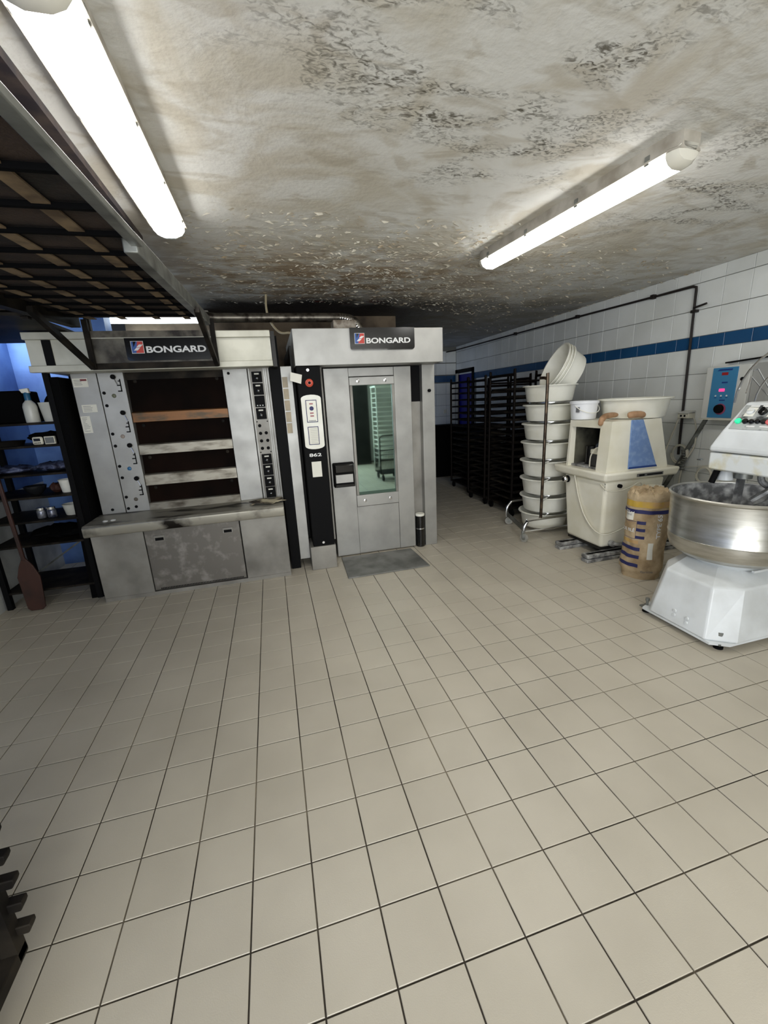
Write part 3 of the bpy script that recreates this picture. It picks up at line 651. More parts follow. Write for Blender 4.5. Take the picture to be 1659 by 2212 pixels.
for k, x in enumerate((-1.715, -1.64)):
    t = thing('jar', ('left' if k == 0 else 'right')+' of the two shiny jars on the fifth alcove shelf', 'jar', (x, 2.28, z), 'shiny jars on the fifth alcove shelf')
    MB().lathe([(.03,0),(.033,.005),(.033,.06),(.028,.068)], (x,2.28,z), n=18, cap=True).build('jar_body', foil, t)
    MB().lathe([(.03,0),(.03,.02)], (x,2.28,z+.068), n=18, cap=True).build('lid', chrome, t)
o = MB().lathe([(.05,0),(.053,.004),(.066,.085),(.071,.088),(.066,.094),(.06,.088),(.05,.01)], (-1.50,2.32,z), n=24).build('clear_tub', frost); tag(o, 'translucent plastic tub at the right of the fifth alcove shelf', 'tub')
z = on(.55)
lump('folded_black_sheets', (-1.66, 2.4, z), .2, blackmat, 'heap of black folded sheets on the sixth alcove shelf', 'cloth', .25, (1.1, .8, 1))
# wooden peel
PE = thing('bakers_peel', 'dark reddish wooden baking peel standing blade down by the left wall', 'peel', (-1.86, 2.10, 0))
bl = [(-1.905,.03),(-1.885,.005),(-1.80,.005),(-1.775,.03),(-1.755,.30),(-1.785,.40),(-1.825,.47),(-1.85,.47),(-1.885,.40),(-1.915,.31)]
MB().prism(bl, 'y', 2.09, 2.105).build('blade', wood, PE, bevel=.004)
MB().beam((-1.838, 2.097, .45), (-1.88, 2.14, 1.42), .028, .022, (0,1,0)).build('handle', wood, PE, bevel=.006)
# ------------------------------------------------------------------ near rack at the left edge
NR = thing('runner_rack', 'dark metal rack with protruding runners at the lower left edge of the picture', 'rack', (-.9, -.95, 0))
XN = -.565
for k in range(16):
    z = .2+.084*k
    for y in (-.675, -1.2):
        MB().prism([(-1.25,z-.012),(XN-.008,z-.012),(XN,z+.004),(XN,z+.018),(-1.25,z+.018)], 'y', y-.014, y+.014).build('runner', sooty, NR, bevel=.003)
for x in (-1.2, -.62):
    for y in (-.69, -1.2): MB().box(x-.02, x+.02, y-.018, y+.018, .12, 1.6).build('post', sooty, NR)
MB().box(-1.25, -.60, -1.22, -.67, .11, .15).build('bottom_frame', sooty, NR, bevel=.004)
for x in (-1.15, -.88):
    for y in (-.80, -1.1):
        MB().cyl((x-.015,y,.055),(x+.015,y,.055),.054, n=18).build('wheel', rubber, NR)
# ------------------------------------------------------------------ proving racks in the corridor
def trayrack(x, y, wx, wy, h, label, nt, tl):
    t = thing('tray_rack', label, 'rack', (x, y, 0), 'dark tray racks along the corridor wall')
    x0, x1, y0, y1 = x-wx/2, x+wx/2, y-wy/2, y+wy/2
    for xx in (x0, x1):
        MB().tube([(xx,y0,.1),(xx,y0,h-.06),(xx,y0+.02,h-.015),(xx,y0+.06,h),(xx,y1-.06,h),(xx,y1-.02,h-.015),(xx,y1,h-.06),(xx,y1,.1)], .017, 8, smooth=2).build('side_frame', dkt, t)
    for yy in (y0, y1): MB().tube([(x0,yy,h-.08),(x1,yy,h-.08)], .012).build('top_tube', dkt, t)
    MB().box(x0, x1, y0, y1, .1, .13).build('base_frame', sooty, t)
    for k in range(nt):
        z = .22+(h-.4)*k/(nt-1)
        for yy in (y0+.02, y1-.02): MB().box(x0, x1, yy-.015, yy+.015, z-.004, z).build('runner', sooty, t)
        tr = MB().box(x0+.005, x1-.02, y0+.03, y1-.03, z+.0005, z+.004)
        for a, b, c, d_ in ((x0+.005,x0+.012,y0+.03,y1-.03),(x1-.027,x1-.02,y0+.03,y1-.03),(x0+.005,x1-.02,y0+.03,y0+.037),(x0+.005,x1-.02,y1-.037,y1-.03)): tr.box(a, b, c, d_, z+.004, z+.024)
        o = tr.build('baking_tray', sooty if tl else blackmat, smooth=False)
        tag(o, 'blackened baking tray in the %s, %s' % (tl or 'rack', ordin(k, nt)), 'tray', 'baking trays in the corridor racks')
    for xx in (x0+.03, x1-.03):
        for yy in (y0+.03, y1-.03): MB().cyl((xx-.012,yy,.05),(xx+.012,yy,.05),.049, n=14).build('wheel', rubber, t)
def ordin(k, n):
    w_ = ['first','second','third','fourth','fifth','sixth','seventh','eighth','ninth','tenth','eleventh','twelfth','thirteenth','fourteenth','fifteenth','sixteenth']
    return 'lowest level' if k == 0 else ('topmost level' if k == n-1 else w_[k]+' level from the floor')
trayrack(3.5, 3.22, .7, .60, 1.79, 'tall dark tray rack next behind the rack of white basins', 16, 'rack nearest the basins')
trayrack(3.5, 3.90, .7, .52, 1.765, 'second dark tray rack along the corridor, beyond the one nearest the basins', 15, 'second corridor rack')
trayrack(3.62, 4.75, .7, .65, 1.78, 'farthest dark tray rack along the corridor near the blue door', 14, 'farthest corridor rack')
o = MB().prism([(6.0,0),(6.95,0),(6.9,.55),(6.78,1.0),(6.1,1.02),(6.02,.6)], 'x', 3.3, 4.0).build('covered_trolley', blackmat, bevel=.02)
tag(o, 'low black covered trolley at the end of the corridor by the tiled end wall', 'trolley')
o = MB().box(4.06, 4.42, 5.5, 6.3, 0, 1.0).build('dark_crate', blackmat, bevel=.02); tag(o, 'dark crate on the floor below the blue door', 'crate')
# ------------------------------------------------------------------ basin rack
BX, BY = 3.255, 2.38
BR = thing('basin_rack', 'wheeled tube rack holding a column of white basins', 'rack', (BX, BY, 0))
MB().tube([(2.76,2.03,.10),(2.765,2.03,.16),(2.80,2.03,.215),(2.86,2.03,.235),(3.55,2.03,.235),(3.62,2.03,.2),(3.65,2.03,.10)], .017, 10, smooth=3).build('front_frame', chrome, BR)
MB().tube([(2.93,2.66,.10),(2.93,2.66,.2),(2.98,2.66,.27),(3.05,2.66,.29),(3.5,2.66,.29),(3.6,2.66,.2),(3.62,2.66,.10)], .017, 10, smooth=3).build('rear_frame', chrome, BR)
MB().beam((2.76,2.03,.14),(2.93,2.66,.14), .012, .05).build('side_bar', galv, BR)
MB().beam((3.65,2.03,.14),(3.62,2.66,.14), .012, .05).build('side_bar', galv, BR)
MB().tube([(2.76,2.03,.11),(3.65,2.03,.11)], .011).build('low_bar', chrome, BR)
PX = 2.965
MB().tube([(PX,2.03,.24),(PX,2.03,1.64),(PX-.002,2.04,1.685),(PX-.004,2.07,1.705),(PX-.006,2.14,1.708)], .0155, 10, smooth=2).build('front_post', bronze, BR)
MB().tube([(3.60,2.52,.24),(3.60,2.52,1.62),(3.60,2.49,1.70),(3.59,2.42,1.715)], .017, 10, smooth=3).build('rear_post', whitep, BR)
rims = [1.64, 1.437, 1.233, 1.03, .826, .622, .417, .232]
for z in rims:
    zb = z-.172 if z > .3 else .052
    hp = MB().tube([(BX+.215*math.cos(t*math.pi/10), BY+.215*math.sin(t*math.pi/10), zb-.010) for t in range(21)], .008, 6)
    hp.build('support_ring', chrome, BR)
    if z > .3:
        MB().beam((PX,2.03,zb-.022), (BX-.08,BY-.20,zb-.014), .02, .007).build('bracket', chrome, BR)
        MB().tube([(BX-.1,BY-.19,zb-.014),(3.60,2.03+.2,zb-.012),(3.60,2.52,zb-.012)], .007, 6).build('support_bar', chrome, BR)
bp = [(.222,.003),(.232,0),(.238,.01),(.262,.158),(.285,.158),(.289,.164),(.285,.172),(.268,.172),(.258,.16),(.232,.012),(.22,.007)]
bb = MB().loft([[(r*math.cos(6.2832*i/40), r*math.sin(6.2832*i/40), z) for i in range(40)] for r, z in bp])
BAS = bb.build('basin', whitep)
nm = ['topmost','second','third','fourth','fifth','sixth','seventh','lowest']
for k, z in enumerate(rims):
    o = BAS if k == 0 else BAS.copy()
    if k: COL.objects.link(o)
    o.location = (BX+random.uniform(-.012,.012), BY+random.uniform(-.01,.01), (z-.172 if z > .3 else .052))
    o.rotation_euler.z = k
    tag(o, '%s upright white basin %sin the wheeled basin rack' % (nm[k], 'counted from the top ' if 0 < k < 7 else ''), 'basin', 'white basins in the wheeled rack')
ax = V((.82, -.2, -.42)).normalized(); q = V((0,0,-1)).rotation_difference(ax)
for k in range(3):
    o = BAS.copy(); COL.objects.link(o)
    c = V((3.27, 2.36, 1.835))+ax*(.033*k)            # rim centre
    Mx = q.to_matrix().to_4x4(); Mx.translation = c+ax*.172; o.matrix_world = Mx; o.scale = (.9,.9,1)
    tag(o, ('left and uppermost','middle','right and lowest')[k]+' of the three nested basins leaning out of the top basin', 'basin', 'nested basins leaning on the rack')
for x, y, rr in ((2.75,2.03,-.3),(2.94,2.66,-1.1),(3.65,2.03,0),(3.62,2.66,0)):
    d = V((math.sin(rr), math.cos(rr), 0)); s_ = d.cross(V((0,0,1)))*.012; c = V((x, y, .048))-d*.02
    MB().cyl(c-s_, c+s_, .046, n=20).build('wheel', mat('grey_rubber', g(150,148,140), .6), BR)
    MB().cyl(c-s_*1.15, c+s_*1.15, .024, n=14).build('wheel_hub', galv, BR)
    MB().beam(c+s_*1.3, V((x,y,.11))+s_*1.3, .022, .004, d).beam(c-s_*1.3, V((x,y,.11))-s_*1.3, .022, .004, d).cyl((x,y,.10),(x,y,.125),.016).build('caster_fork', galv, BR)
# ------------------------------------------------------------------ dough divider
DV = thing('dough_divider', 'cream dough divider machine with a blue trapezoid panel', 'machine', (3.45, 1.6, 0))
def taper(b, t, z0, z1):
    return MB().hexa([(b[0],b[2],z0),(b[1],b[2],z0),(b[1],b[3],z0),(b[0],b[3],z0),(t[0],t[2],z1),(t[1],t[2],z1),(t[1],t[3],z1),(t[0],t[3],z1)])
taper((3.145,3.72,1.345,1.83), (3.125,3.80,1.325,1.90), .1, .745).build('body', cream, DV, bevel=.03, seg=4)
taper((3.16,3.72,1.36,1.82), (3.16,3.72,1.36,1.82), .075, .105).build('underframe', darkside, DV)
taper((3.09,3.91,1.30,2.0), (3.075,3.93,1.285,2.02), .75, .83).build('tray_rim', cream, DV, bevel=.022, seg=4)
fp = [(3.13,.83),(3.83,.83),(3.69,1.285),(3.15,1.285)]
hb = MB().prism(fp, 'y', 1.345, 1.385); hb.prism(fp, 'y', 1.86, 1.885)
hb.prism([(3.151,1.262),(3.69,1.262),(3.685,1.284),(3.152,1.284)], 'y', 1.386, 1.859).prism([(3.80,.83),(3.829,.83),(3.689,1.284),(3.66,1.284)], 'y', 1.386, 1.859)
def lf(y0, y1, z0, z1):    # piece of the left face
    X = lambda z: 3.13+.02*(z-.83)/.455
    return [(X(z0),y0,z0),(X(z0)+.02,y0,z0),(X(z0)+.02,y1,z0),(X(z0),y1,z0),(X(z1),y0,z1),(X(z1)+.02,y0,z1),(X(z1)+.02,y1,z1),(X(z1),y1,z1)]
hb.hexa(lf(1.385,1.475,.83,1.285)).hexa(lf(1.475,1.86,1.222,1.285))
hb.build('hood', cream, DV, smooth=False)
MB().box(3.17, 3.66, 1.386, 1.859, .831, .85).build('cavity_floor', flourmetal, DV)
MB().box(3.5, 3.52, 1.386, 1.859, .85, 1.26).build('cavity_back', blackmat, DV)
MB().box(3.20, 3.5, 1.845, 1.858, .851, 1.255).box(3.18, 3.5, 1.387, 1.858, 1.245, 1.26).build('cavity_shade_panels', mat('shade_lining', g(92,90,76), .8, 0, g(40,38,32), 5), DV)  # dark panels added inside the cream hood, cavity shade put into their colour
MB().box(3.19, 3.42, 1.47, 1.63, .85, .97).build('gearbox', mat('gear_grey', g(70,70,70), .5, .4), DV, bevel=.01)
MB().box(3.19, 3.42, 1.47, 1.63, .97, 1.015).build('gearbox_cover', ivory, DV, bevel=.008)
MB().cyl((3.30,1.73,.85), (3.30,1.73,1.03), .06, n=20).build('motor', blackg, DV)
MB().lathe([(.04,0),(.04,.05),(.01,.075)], (3.3,1.63,1.0), n=16, cap=True).build('oil_cup', mat('dark_glass', g(60,66,74), .15), DV)
MB().tube([(3.17,1.60,.85),(3.165,1.59,.95),(3.17,1.54,1.03),(3.18,1.47,1.04),(3.2,1.40,1.03)], .006, 6, smooth=4).build('inner_cable', cablew, DV)
bpn = [(3.352,1.288),(3.478,1.288),(3.69,.845),(3.367,.845)]
MB().prism(bpn, 'y', 1.334, 1.346).build('blue_panel', bluep, DV, bevel=.003)
MB().prism([(3.50,.862),(3.68,.862),(3.69,.845),(3.367,.845),(3.37,.862)], 'y', 1.331, 1.336).build('blue_edge', darkblue, DV)
mp = MB().box(3.425, 3.715, 1.279, 1.288, .775, .803).build('maker_plate', mat('plate_grey', g(110,110,108), .4, .5), DV)
MB().box(3.44,3.50,1.277,1.28,.781,.797).box(3.53,3.70,1.277,1.28,.783,.795).build('plate_print', black, mp, smooth=False)
MB().lathe([(.012,0),(.012,.03),(.028,.035),(.032,.06),(.02,.075)], (3.13,1.82,.70), (-1,0,0), 16, True).build('lever_knob', chrome, DV)
MB().cyl((3.11,1.82,.70),(3.10,1.82,.70),.036, n=18).build('knob_collar', black, DV)
MB().box(3.13,3.16,1.34,1.42,.67,.73).build('switch_hole', black, DV)
MB().cyl((3.27,1.335,.70),(3.27,1.30,.70),.018).build('plug', black, DV)
MB().box(3.50, 3.66, 1.20, 1.33, .60, .685).build('switch_box', ivory, DV, bevel=.006)
MB().cyl((3.25,1.34,.14),(3.25,1.30,.14),.03).cyl((3.25,1.31,.14),(3.42,1.27,.11),.018).cyl((3.42,1.27,.11),(3.47,1.27,.105),.026).build('drain_pipe', flourmetal, DV)
MB().tube([(3.105,1.72,.76),(3.112,1.70,.68),(3.118,1.66,.55),(3.12,1.58,.40),(3.12,1.48,.30),(3.118,1.38,.255),(3.15,1.31,.245),(3.25,1.31,.255),(3.38,1.315,.29),(3.5,1.318,.33)], .0065, 8, smooth=5).build('power_cable', cablew, DV)
MB().tube([(3.115,1.38,.72),(3.12,1.30,.675),(3.25,1.29,.66),(3.38,1.29,.69),(3.46,1.295,.72),(3.5,1.30,.70),(3.5,1.305,.64)], .005, 8, smooth=4).build('short_cable', cablew, DV)
# stains on the hood top
for k, y in enumerate((1.315, 1.70)):
    t = MB()
    for z0 in (0, .042): t.box(2.945, 4.0, y-.045, y+.045, z0, z0+.034)
    t.box(2.96, 4.0, y-.02, y+.02, 0, .076)
    o = t.build('metal_beam', flourmetal, bevel=.006)
    tag(o, ('floury metal channel beam under the front edge of the dough divider' if k == 0 else 'floury metal channel beam under the back of the dough divider'), 'beam', 'beams under the dough divider')
# bucket, basin, batons on top
bk = thing('bucket', 'small white plastic bucket on the back left of the dough divider', 'bucket', (3.25, 1.83, 1.290))
bz = 1.290
MB().lathe([(.108,0),(.112,.004),(.125,.15),(.133,.15),(.135,.172),(.128,.175),(.12,.15),(.107,.008)], (3.25,1.83,bz), n=32).build('pail', mat('bright_plastic', g(232,234,238), .4), bk)
MB().tube([(3.25-.13*math.cos(t*math.pi/12)*1, 1.83-.10*math.sin(t*math.pi/12)-.03, bz+.135-.075*math.sin(t*math.pi/12)) for t in range(13)], .004, 6).build('bail_handle', whitep, bk)
MB().box(3.133,3.145,1.76,1.80,bz+.07,bz+.12).build('sticker', MATS['print_grey'], bk)
o = BAS.copy(); COL.objects.link(o); o.location = (3.67, 1.645, 1.290); o.rotation_euler = (0,0,1); o.scale = (1.12,1.12,1.05)
tag(o, 'white basin resting on top of the dough divider', 'basin')
def baton(pts, r, label):
    n_ = 10; P = [V(p) for p in pts]; Q = []
    m2 = MB(); m2.tube(P, 1, 12, smooth=5)
    rings = len(m2.v)//12; vs = []
    for i in range(rings):
        ring = [V(p) for p in m2.v[i*12:(i+1)*12]]; c = sum(ring, V())/12; t = i/(rings-1)
        k = r*(max(.0, 1-abs(2*t-1)**6))**.5 if 0 < i < rings-1 else r*.25
        vs.append([c+(p-c)*k for p in ring])
    o = MB().loft(vs).build('curved_baton', tanwood); tag(o, label, 'baton', 'curved brown batons on the dough divider'); return o
baton([(3.135,1.47,1.245),(3.15,1.47,1.30),(3.20,1.49,1.325),(3.30,1.53,1.330),(3.42,1.58,1.325)], .026, 'long brown curved baton hooked over the left edge of the dough divider')
baton([(3.36,1.40,1.325),(3.40,1.38,1.332),(3.48,1.38,1.330),(3.53,1.385,1.318)], .030, 'short brown curved baton above the blue panel of the dough divider')
# ------------------------------------------------------------------ flour bag
BG = thing('flour_bag', 'tall kraft paper flour bag standing between divider and mixer', 'bag', (3.20, .93, 0))
bc = V((3.20, .93, 0)); RB_ = .165
def brad(t, z): return RB_*(1+.03*math.sin(3*t+9*z)+.02*math.sin(7*t-14*z)+.03*math.sin(z*17)+.014*math.sin(11*t+23*z)+.012*math.sin(5*t-41*z))*(1 if z > .04 else .9)
def bpos(t, z, e=0): r = brad(t, z)+e; return bc+V((r*math.cos(t), r*math.sin(t)*.9, z))
zs = [0, .015, .04]+[.04+.66*k/22 for k in range(1, 23)]
rings = [[bpos(6.2832*i/48, z) for i in range(48)] for z in zs]
for k, (sc_, dz) in enumerate(((.96,.03),(.86,.05),(.7,.048),(.5,.06),(.25,.045))):
    rings.append([bc+V(((bpos(6.2832*i/48, .70)-bc).x*sc_, (bpos(6.2832*i/48, .70)-bc).y*sc_, .70+dz+.012*math.sin(i*2.1+k)+.01*math.sin(i*.9))) for i in range(48)])
MB().loft(rings).build('paper_sack', kraft, BG)
tc = math.atan2(CAM.y-bc.y, CAM.x-bc.x)     # side facing the room
def band(a0, a1, z0, z1, m_, nm='printed_band'):
    q = MB(); n_ = max(2, int(abs(a1-a0)/.09)); nz = max(1, int((z1-z0)/.02)); vs = []
    for i in range(n_+1):
        for j in range(nz+1): vs.append(bpos(tc+a0+(a1-a0)*i/n_, z0+(z1-z0)*j/nz, .0022))
    q.add(vs, [(i*(nz+1)+j, (i+1)*(nz+1)+j, (i+1)*(nz+1)+j+1, i*(nz+1)+j+1) for i in range(n_) for j in range(nz)]).build(nm, m_, BG)
band(-1.5, 1.3, .575, .605, navy)
for z in (.50, .44, .375): band(-.35, .05, z-.013, z+.013, navy)
for z in (.27, .20, .125): band(-1.4, -.1, z-.015, z+.015, navy)
band(-1.4, 1.2, .625, .675, yellowish); band(-1.4, -.2, .315, .345, yellowish)
band(-1.15, -.55, .515, .59, paper); band(.25, .5, .19, .33, paper)
band(-1.35, -.35, .358, .361, navy); band(-1.35, -.35, .505, .508, navy); band(-.36, -.345, .36, .506, navy)
def wrapf(a0, z0, vert=False):
    def f(a, b, c):
        if vert: return bpos(tc+a0-b/RB_, z0+a, .003+c)
        return bpos(tc+a0+a/RB_, z0+b, .003+c)
    return f
text('lettering', 'DE BLÉ', white, BG, (0,0,0), .12, wrap=wrapf(-1.15, .415), bold=.02, hgt=.035)
text('lettering', 'TYPE 65', white, BG, (0,0,0), .20, wrap=wrapf(.78, .37, True), bold=.02, hgt=.035)
text('lettering', 'FARINE', MATS['print_grey'], BG, (0,0,0), .07, wrap=wrapf(-1.08, .55), hgt=.014)
text('lettering', 'farine', MATS['print_grey'], BG, (0,0,0), .09, wrap=wrapf(.05, .07), hgt=.02)
# ------------------------------------------------------------------ spiral mixer
MX = thing('spiral_mixer', 'large white spiral dough mixer with a steel bowl', 'mixer', (3.3, .15, 0))
b0 = [(2.655,-.06),(2.79,-.16),(4.1,-.16),(4.1,.45),(2.80,.45),(2.655,.33)]
b1 = [(2.735,-.005),(2.87,-.095),(4.05,-.095),(4.05,.42),(2.87,.42),(2.735,.31)]
b2 = [(2.90,.10),(3.0,.033),(4.0,.033),(4.0,.38),(2.985,.38),(2.90,.31)]
MB().loft([[(x,y,.05) for x,y in b0], [(x,y,.365) for x,y in b1], [(x,y,.43) for x,y in b2]]).build('base', whitem, MX, bevel=.012, seg=3, smooth=False)
MB().prism([(2.66,.39),(2.66,-.09),(2.75,-.15),(4.08,-.15),(4.08,.44),(2.8,.44)], 'z', .035, .05).build('base_plate', whitem, MX)
for x, y in ((2.71,.40),(2.735,-.095)):
    MB().lathe([(.026,0),(.026,.012),(.012,.018),(.008,.035)], (x,y,0), n=16, cap=True).build('levelling_foot', rubber, MX)
    MB().box(x-.035, x+.05, y-.03, y+.03, .035, .045).cyl((x,y,.045),(x,y,.085),.008).cyl((x,y,.085),(x,y,.105),.014,n=6).build('foot_bolt', galv, MX)
for x, y, z in ((2.668,.16,.135),(2.665,.16,.105),(2.664,.07,.125),(2.661,.07,.095)):
    MB().lathe([(.011,0),(.009,.006)], (x+.006,y,z), (-1,0,.2), 12, True).build('bolt', whitem, MX)
BC = V((3.10,.19,0))
bowlp = [(.05,.455),(.22,.457),(.29,.475),(.335,.51),(.35,.56),(.352,.60),(.356,.605),(.353,.61),(.362,.86),(.372,.868),(.374,.878),(.368,.886),(.358,.882),(.35,.85),(.343,.58),(.32,.52),(.25,.48),(.05,.475)]
MB().lathe([(r, z) for r, z in bowlp], BC, n=64, cap=True).build('bowl', steel_bowl, MX)
MB().lathe([(.16,.42),(.2,.425),(.22,.45),(.15,.457)], BC, n=32, cap=True).build('bowl_seat', whitem, MX)
MB().box(3.0,3.25,-.045,-.03,.43,.445).build('guide_bar', whitem, MX)
MB().lathe([(.336,.56),(.344,.85),(.353,.877)], BC, n=64).build('flour_coating', flourmetal, MX)
MB().lathe([(.0,.60),(.3,.605),(.335,.62)], BC, n=40, cap=False).build('flour_residue', flourmetal, MX)
# head
hx = 2.90
h1 = [(hx-.02,.25,1.02),(hx+.0,.25,1.155),(hx,.255,1.165),(hx+.04,.25,1.27),(hx+.12,.21,1.44)]
def hring(x, y1, y0, z, xb=3.95): return [(x,y1,z),(x,y0,z),(xb,y0,z),(xb,y1,z)]
hdm = MB().loft([hring(hx-.015,.255,-.25,1.045), hring(hx-.01,.26,-.255,1.155)]); 
hdm.build('lower_head', mat('spattered_enamel', g(222,226,226), .35, 0, g(206,200,172), 9, 8, .5, .68), MX, bevel=.012)
MB().loft([hring(hx-.02,.262,-.26,1.16), hring(hx-.018,.26,-.258,1.19), hring(hx+.012,.225,-.23,1.285), hring(hx+.155,.205,-.21,1.45)]).build('upper_head', whitem, MX, bevel=.015, seg=3, smooth=False)
# sloped control panel on the head
pn = V((-.165, 0, .143)).normalized(); pa = V((hx+.012,0,1.285)); pu = (V((hx+.155,0,1.45))-pa)
def pp(a, y, e=0): return V((pa.x, y, pa.z))+pu*a+pn*e
def pquad(a0, a1, y0, y1, e0, e1, nm, m_, par, **k): return MB().hexa([pp(a0,y0,e0),pp(a0,y1,e0),pp(a1,y1,e0),pp(a1,y0,e0),pp(a0,y0,e1),pp(a0,y1,e1),pp(a1,y1,e1),pp(a1,y0,e1)]).build(nm, m_, par, **k)
cp = pquad(.08, .88, -.17, .19, -.002, .004, 'control_panel', mat('panel_alu', g(176,180,180), .4, .6, g(70,74,76), 14, 6, .5, .62), MX)
def knob(a, y, r, m_, nm, hgt=.02, par=cp):
    MB().lathe([(r,0),(r*.95,hgt*.8),(r*.7,hgt)], pp(a,y,.003), pn, 20, True).build(nm, m_, par)
for y, kd in ((.135,'dial'),(.07,'black'),(.01,'dial'),(-.05,'red')):
    if kd == 'dial':
        pquad(.50,.80,y-.026,y+.026,.003,.006,'dial_plate',whitep,cp); knob(.65,y,.021,whitem,'timer_dial',.014); pquad(.64,.67,y-.015,y+.015,.017,.022,'dial_pointer',whitep,cp)
    elif kd == 'black': knob(.65,y,.022,blackg,'selector_knob',.018); pquad(.56,.74,y-.005,y+.005,.018,.03,'knob_grip',black,cp)
    else: knob(.65,y,.024,darkred,'stop_knob',.02)
    pquad(.82,.87,y-.024,y+.024,.003,.0055,'label_strip',white,cp)
for y, m_, r in ((.165,greenled,.017),(.125,blackg,.016),(.092,blackg,.013),(.060,blackg,.013),(.028,blackg,.014),(-.005,pink,.02)): knob(.33, y, r, m_, 'push_button', .016)
for y in (.08, .01): pquad(.16,.2,y-.022,y+.022,.003,.0055,'label_strip',white,cp)
# column, spiral, breaker, guard
MB().loft([hring(3.52,.30,-.12,.43,4.05), hring(3.50,.28,-.22,1.1,4.0)]).build('column', whitem, MX, bevel=.02)
sp_ = [(3.1,.19,1.04),(3.1,.19,.95)]
MB().cyl((3.10,.185,.98),(3.10,.185,1.05),.05).build('spiral_hub', galv, MX)
MB().beam((3.10,.19,1.0),(3.085,.19,.72), .05, .02, (0,1,0)).build('breaker_bar', flourmetal, MX)
spi = [(3.2,.14,1.04),(3.2,.14,.96),(3.25,.10,.90),(3.16,.05,.85),(3.06,.08,.80),(3.03,.15,.74),(3.10,.2,.68),(3.2,.18,.64)]
MB().tube(spi, .02, 10, smooth=5).build('spiral_hook', flourmetal, MX)
MB().beam((3.28,-.02,1.04),(3.12,.13,.84), .045, .018, (0,0,1)).build('scraper_arm', flourmetal, MX)
MB().cyl((3.02,.235,1.04),(3.02,.235,.97),.03, .045).build('drip_cone', whitem, MX)
MB().cyl((2.97,.25,1.04),(2.96,.27,.95),.018).build('hinge_pin', black, MX)
gd = MB()
for k in range(9):
    t = math.pi*k/8; gd.tube([(3.45,.02+.36*math.cos(t)*.9,1.46+.32*math.sin(t)*.02), (3.28+.02*math.sin(t), .02+.34*math.cos(t), 1.60+.12*math.sin(t)), (3.2,.02+.30*math.cos(t),1.50+.34*math.sin(t))], .004, 6)
gd.tube([(3.2,.02+.36*math.cos(math.pi*k/16),1.44+.36*math.sin(math.pi*k/16)) for k in range(17)], .007, 8)
gd.tube([(3.2,.02+.24*math.cos(math.pi*k/16),1.44+.24*math.sin(math.pi*k/16)) for k in range(17)], .005, 8)
gd.build('wire_guard', chrome, MX)
MB().box(2.86, 2.885, .285, .31, 1.10, 1.106).build('side_pin', chrome, MX)
# ------------------------------------------------------------------ wall equipment
WC = thing('water_meter', 'grey wall box with a blue control panel and a glowing pink display', 'control box', (4.36, 1.25, 1.24))
MB().box(4.28, W, 1.07, 1.45, 1.245, 1.715).build('case', cabgrey, WC, bevel=.004)
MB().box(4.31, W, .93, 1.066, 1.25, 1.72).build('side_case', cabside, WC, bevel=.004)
bpn = MB().box(4.274, 4.281, 1.165, 1.385, 1.257, 1.703).build('blue_panel', bluepanel, WC)
MB().box(4.271,4.275,1.245,1.30,1.635,1.66).build('upper_display', redled, WC)
MB().box(4.268,4.275,1.255,1.305,1.492,1.518).build('lit_display', pinkled, WC, bevel=.004)
MB().lathe([(.05,0),(.05,.003)], (4.274,1.27,1.335), (-1,0,0), 28, True).build('dial_scale', mat('scale_red', g(150,70,100), .5), WC)
MB().lathe([(.04,0),(.038,.025),(.034,.028)], (4.272,1.275,1.338), (-1,0,0), 28, True).build('dial', black, WC)
MB().cyl((4.272,1.12,1.595),(4.281,1.12,1.595),.016).build('key_switch', black, WC)
MB().box(4.27,W,1.07,1.46,1.236,1.245).build('bottom_lip', ivory, WC)
for k in range(3):
    MB().cyl((4.271,1.33-.05*k,1.455),(4.275,1.33-.05*k,1.455),.007).build('panel_symbol', white, WC)
    MB().box(4.2715,4.275,1.32-.05*k,1.34-.05*k,1.436,1.441).build('panel_print', darkblue, WC)
MB().box(4.2715,4.275,1.24,1.29,1.565,1.578).box(4.2715,4.275,1.24,1.29,1.41,1.42).build('panel_print', darkblue, WC)
MB().prism([(1.345,1.675),(1.215,1.675),(1.21,1.69),(1.325,1.69)], 'x', 4.2715, 4.275).build('panel_mark', darkblue, WC)
o = MB().beam((4.42,1.38,1.748),(4.42,1.05,1.768), .05, .012).build('flat_bar', black); tag(o, 'thin black strip lying on top of the wall control box', 'strip')
q = MB().tube([(W-.02,YB-.05,2.567),(W-.02,3.48,2.53),(W-.02,1.83,2.502),(W-.02,1.80,2.49),(W-.02,1.797,2.46),(W-.022,1.765,1.27),(W-.022,1.75,.85)], .012, 8)
q.tube([(4.2,YB-.03,2.53),(W-.02,YB-.03,2.56)], .012, 8)
pz = q.build('gas_pipe', darkpipe); LOC[pz.as_pointer()] = V(pz.location); tag(pz, 'thin dark pipe running along the tiled wall and down beside the wall box', 'pipe')
for y, z in ((2.29,2.51),(3.48,2.53),(5.0,2.545)): MB().box(W-.045, W, y-.02, y+.02, z-.02, z+.022).build('pipe_clip', darkpipe, pz)
MB().tube([(W-.03,1.79,2.30),(W-.05,1.70,2.305),(W-.06,1.64,2.31)], .01, 8).build('pipe_stub', darkpipe, pz)
MB().box(W-.045,W,1.755,1.81,2.255,2.28).build('pipe_clip', darkpipe, pz)
sk = thing('wall_socket', 'cream double wall socket box beside the dark pipe', 'socket', (4.40, 1.70, 1.22))
MB().box(4.36, W, 1.64, 1.76, 1.235, 1.285).build('box', ivory, sk, bevel=.004)
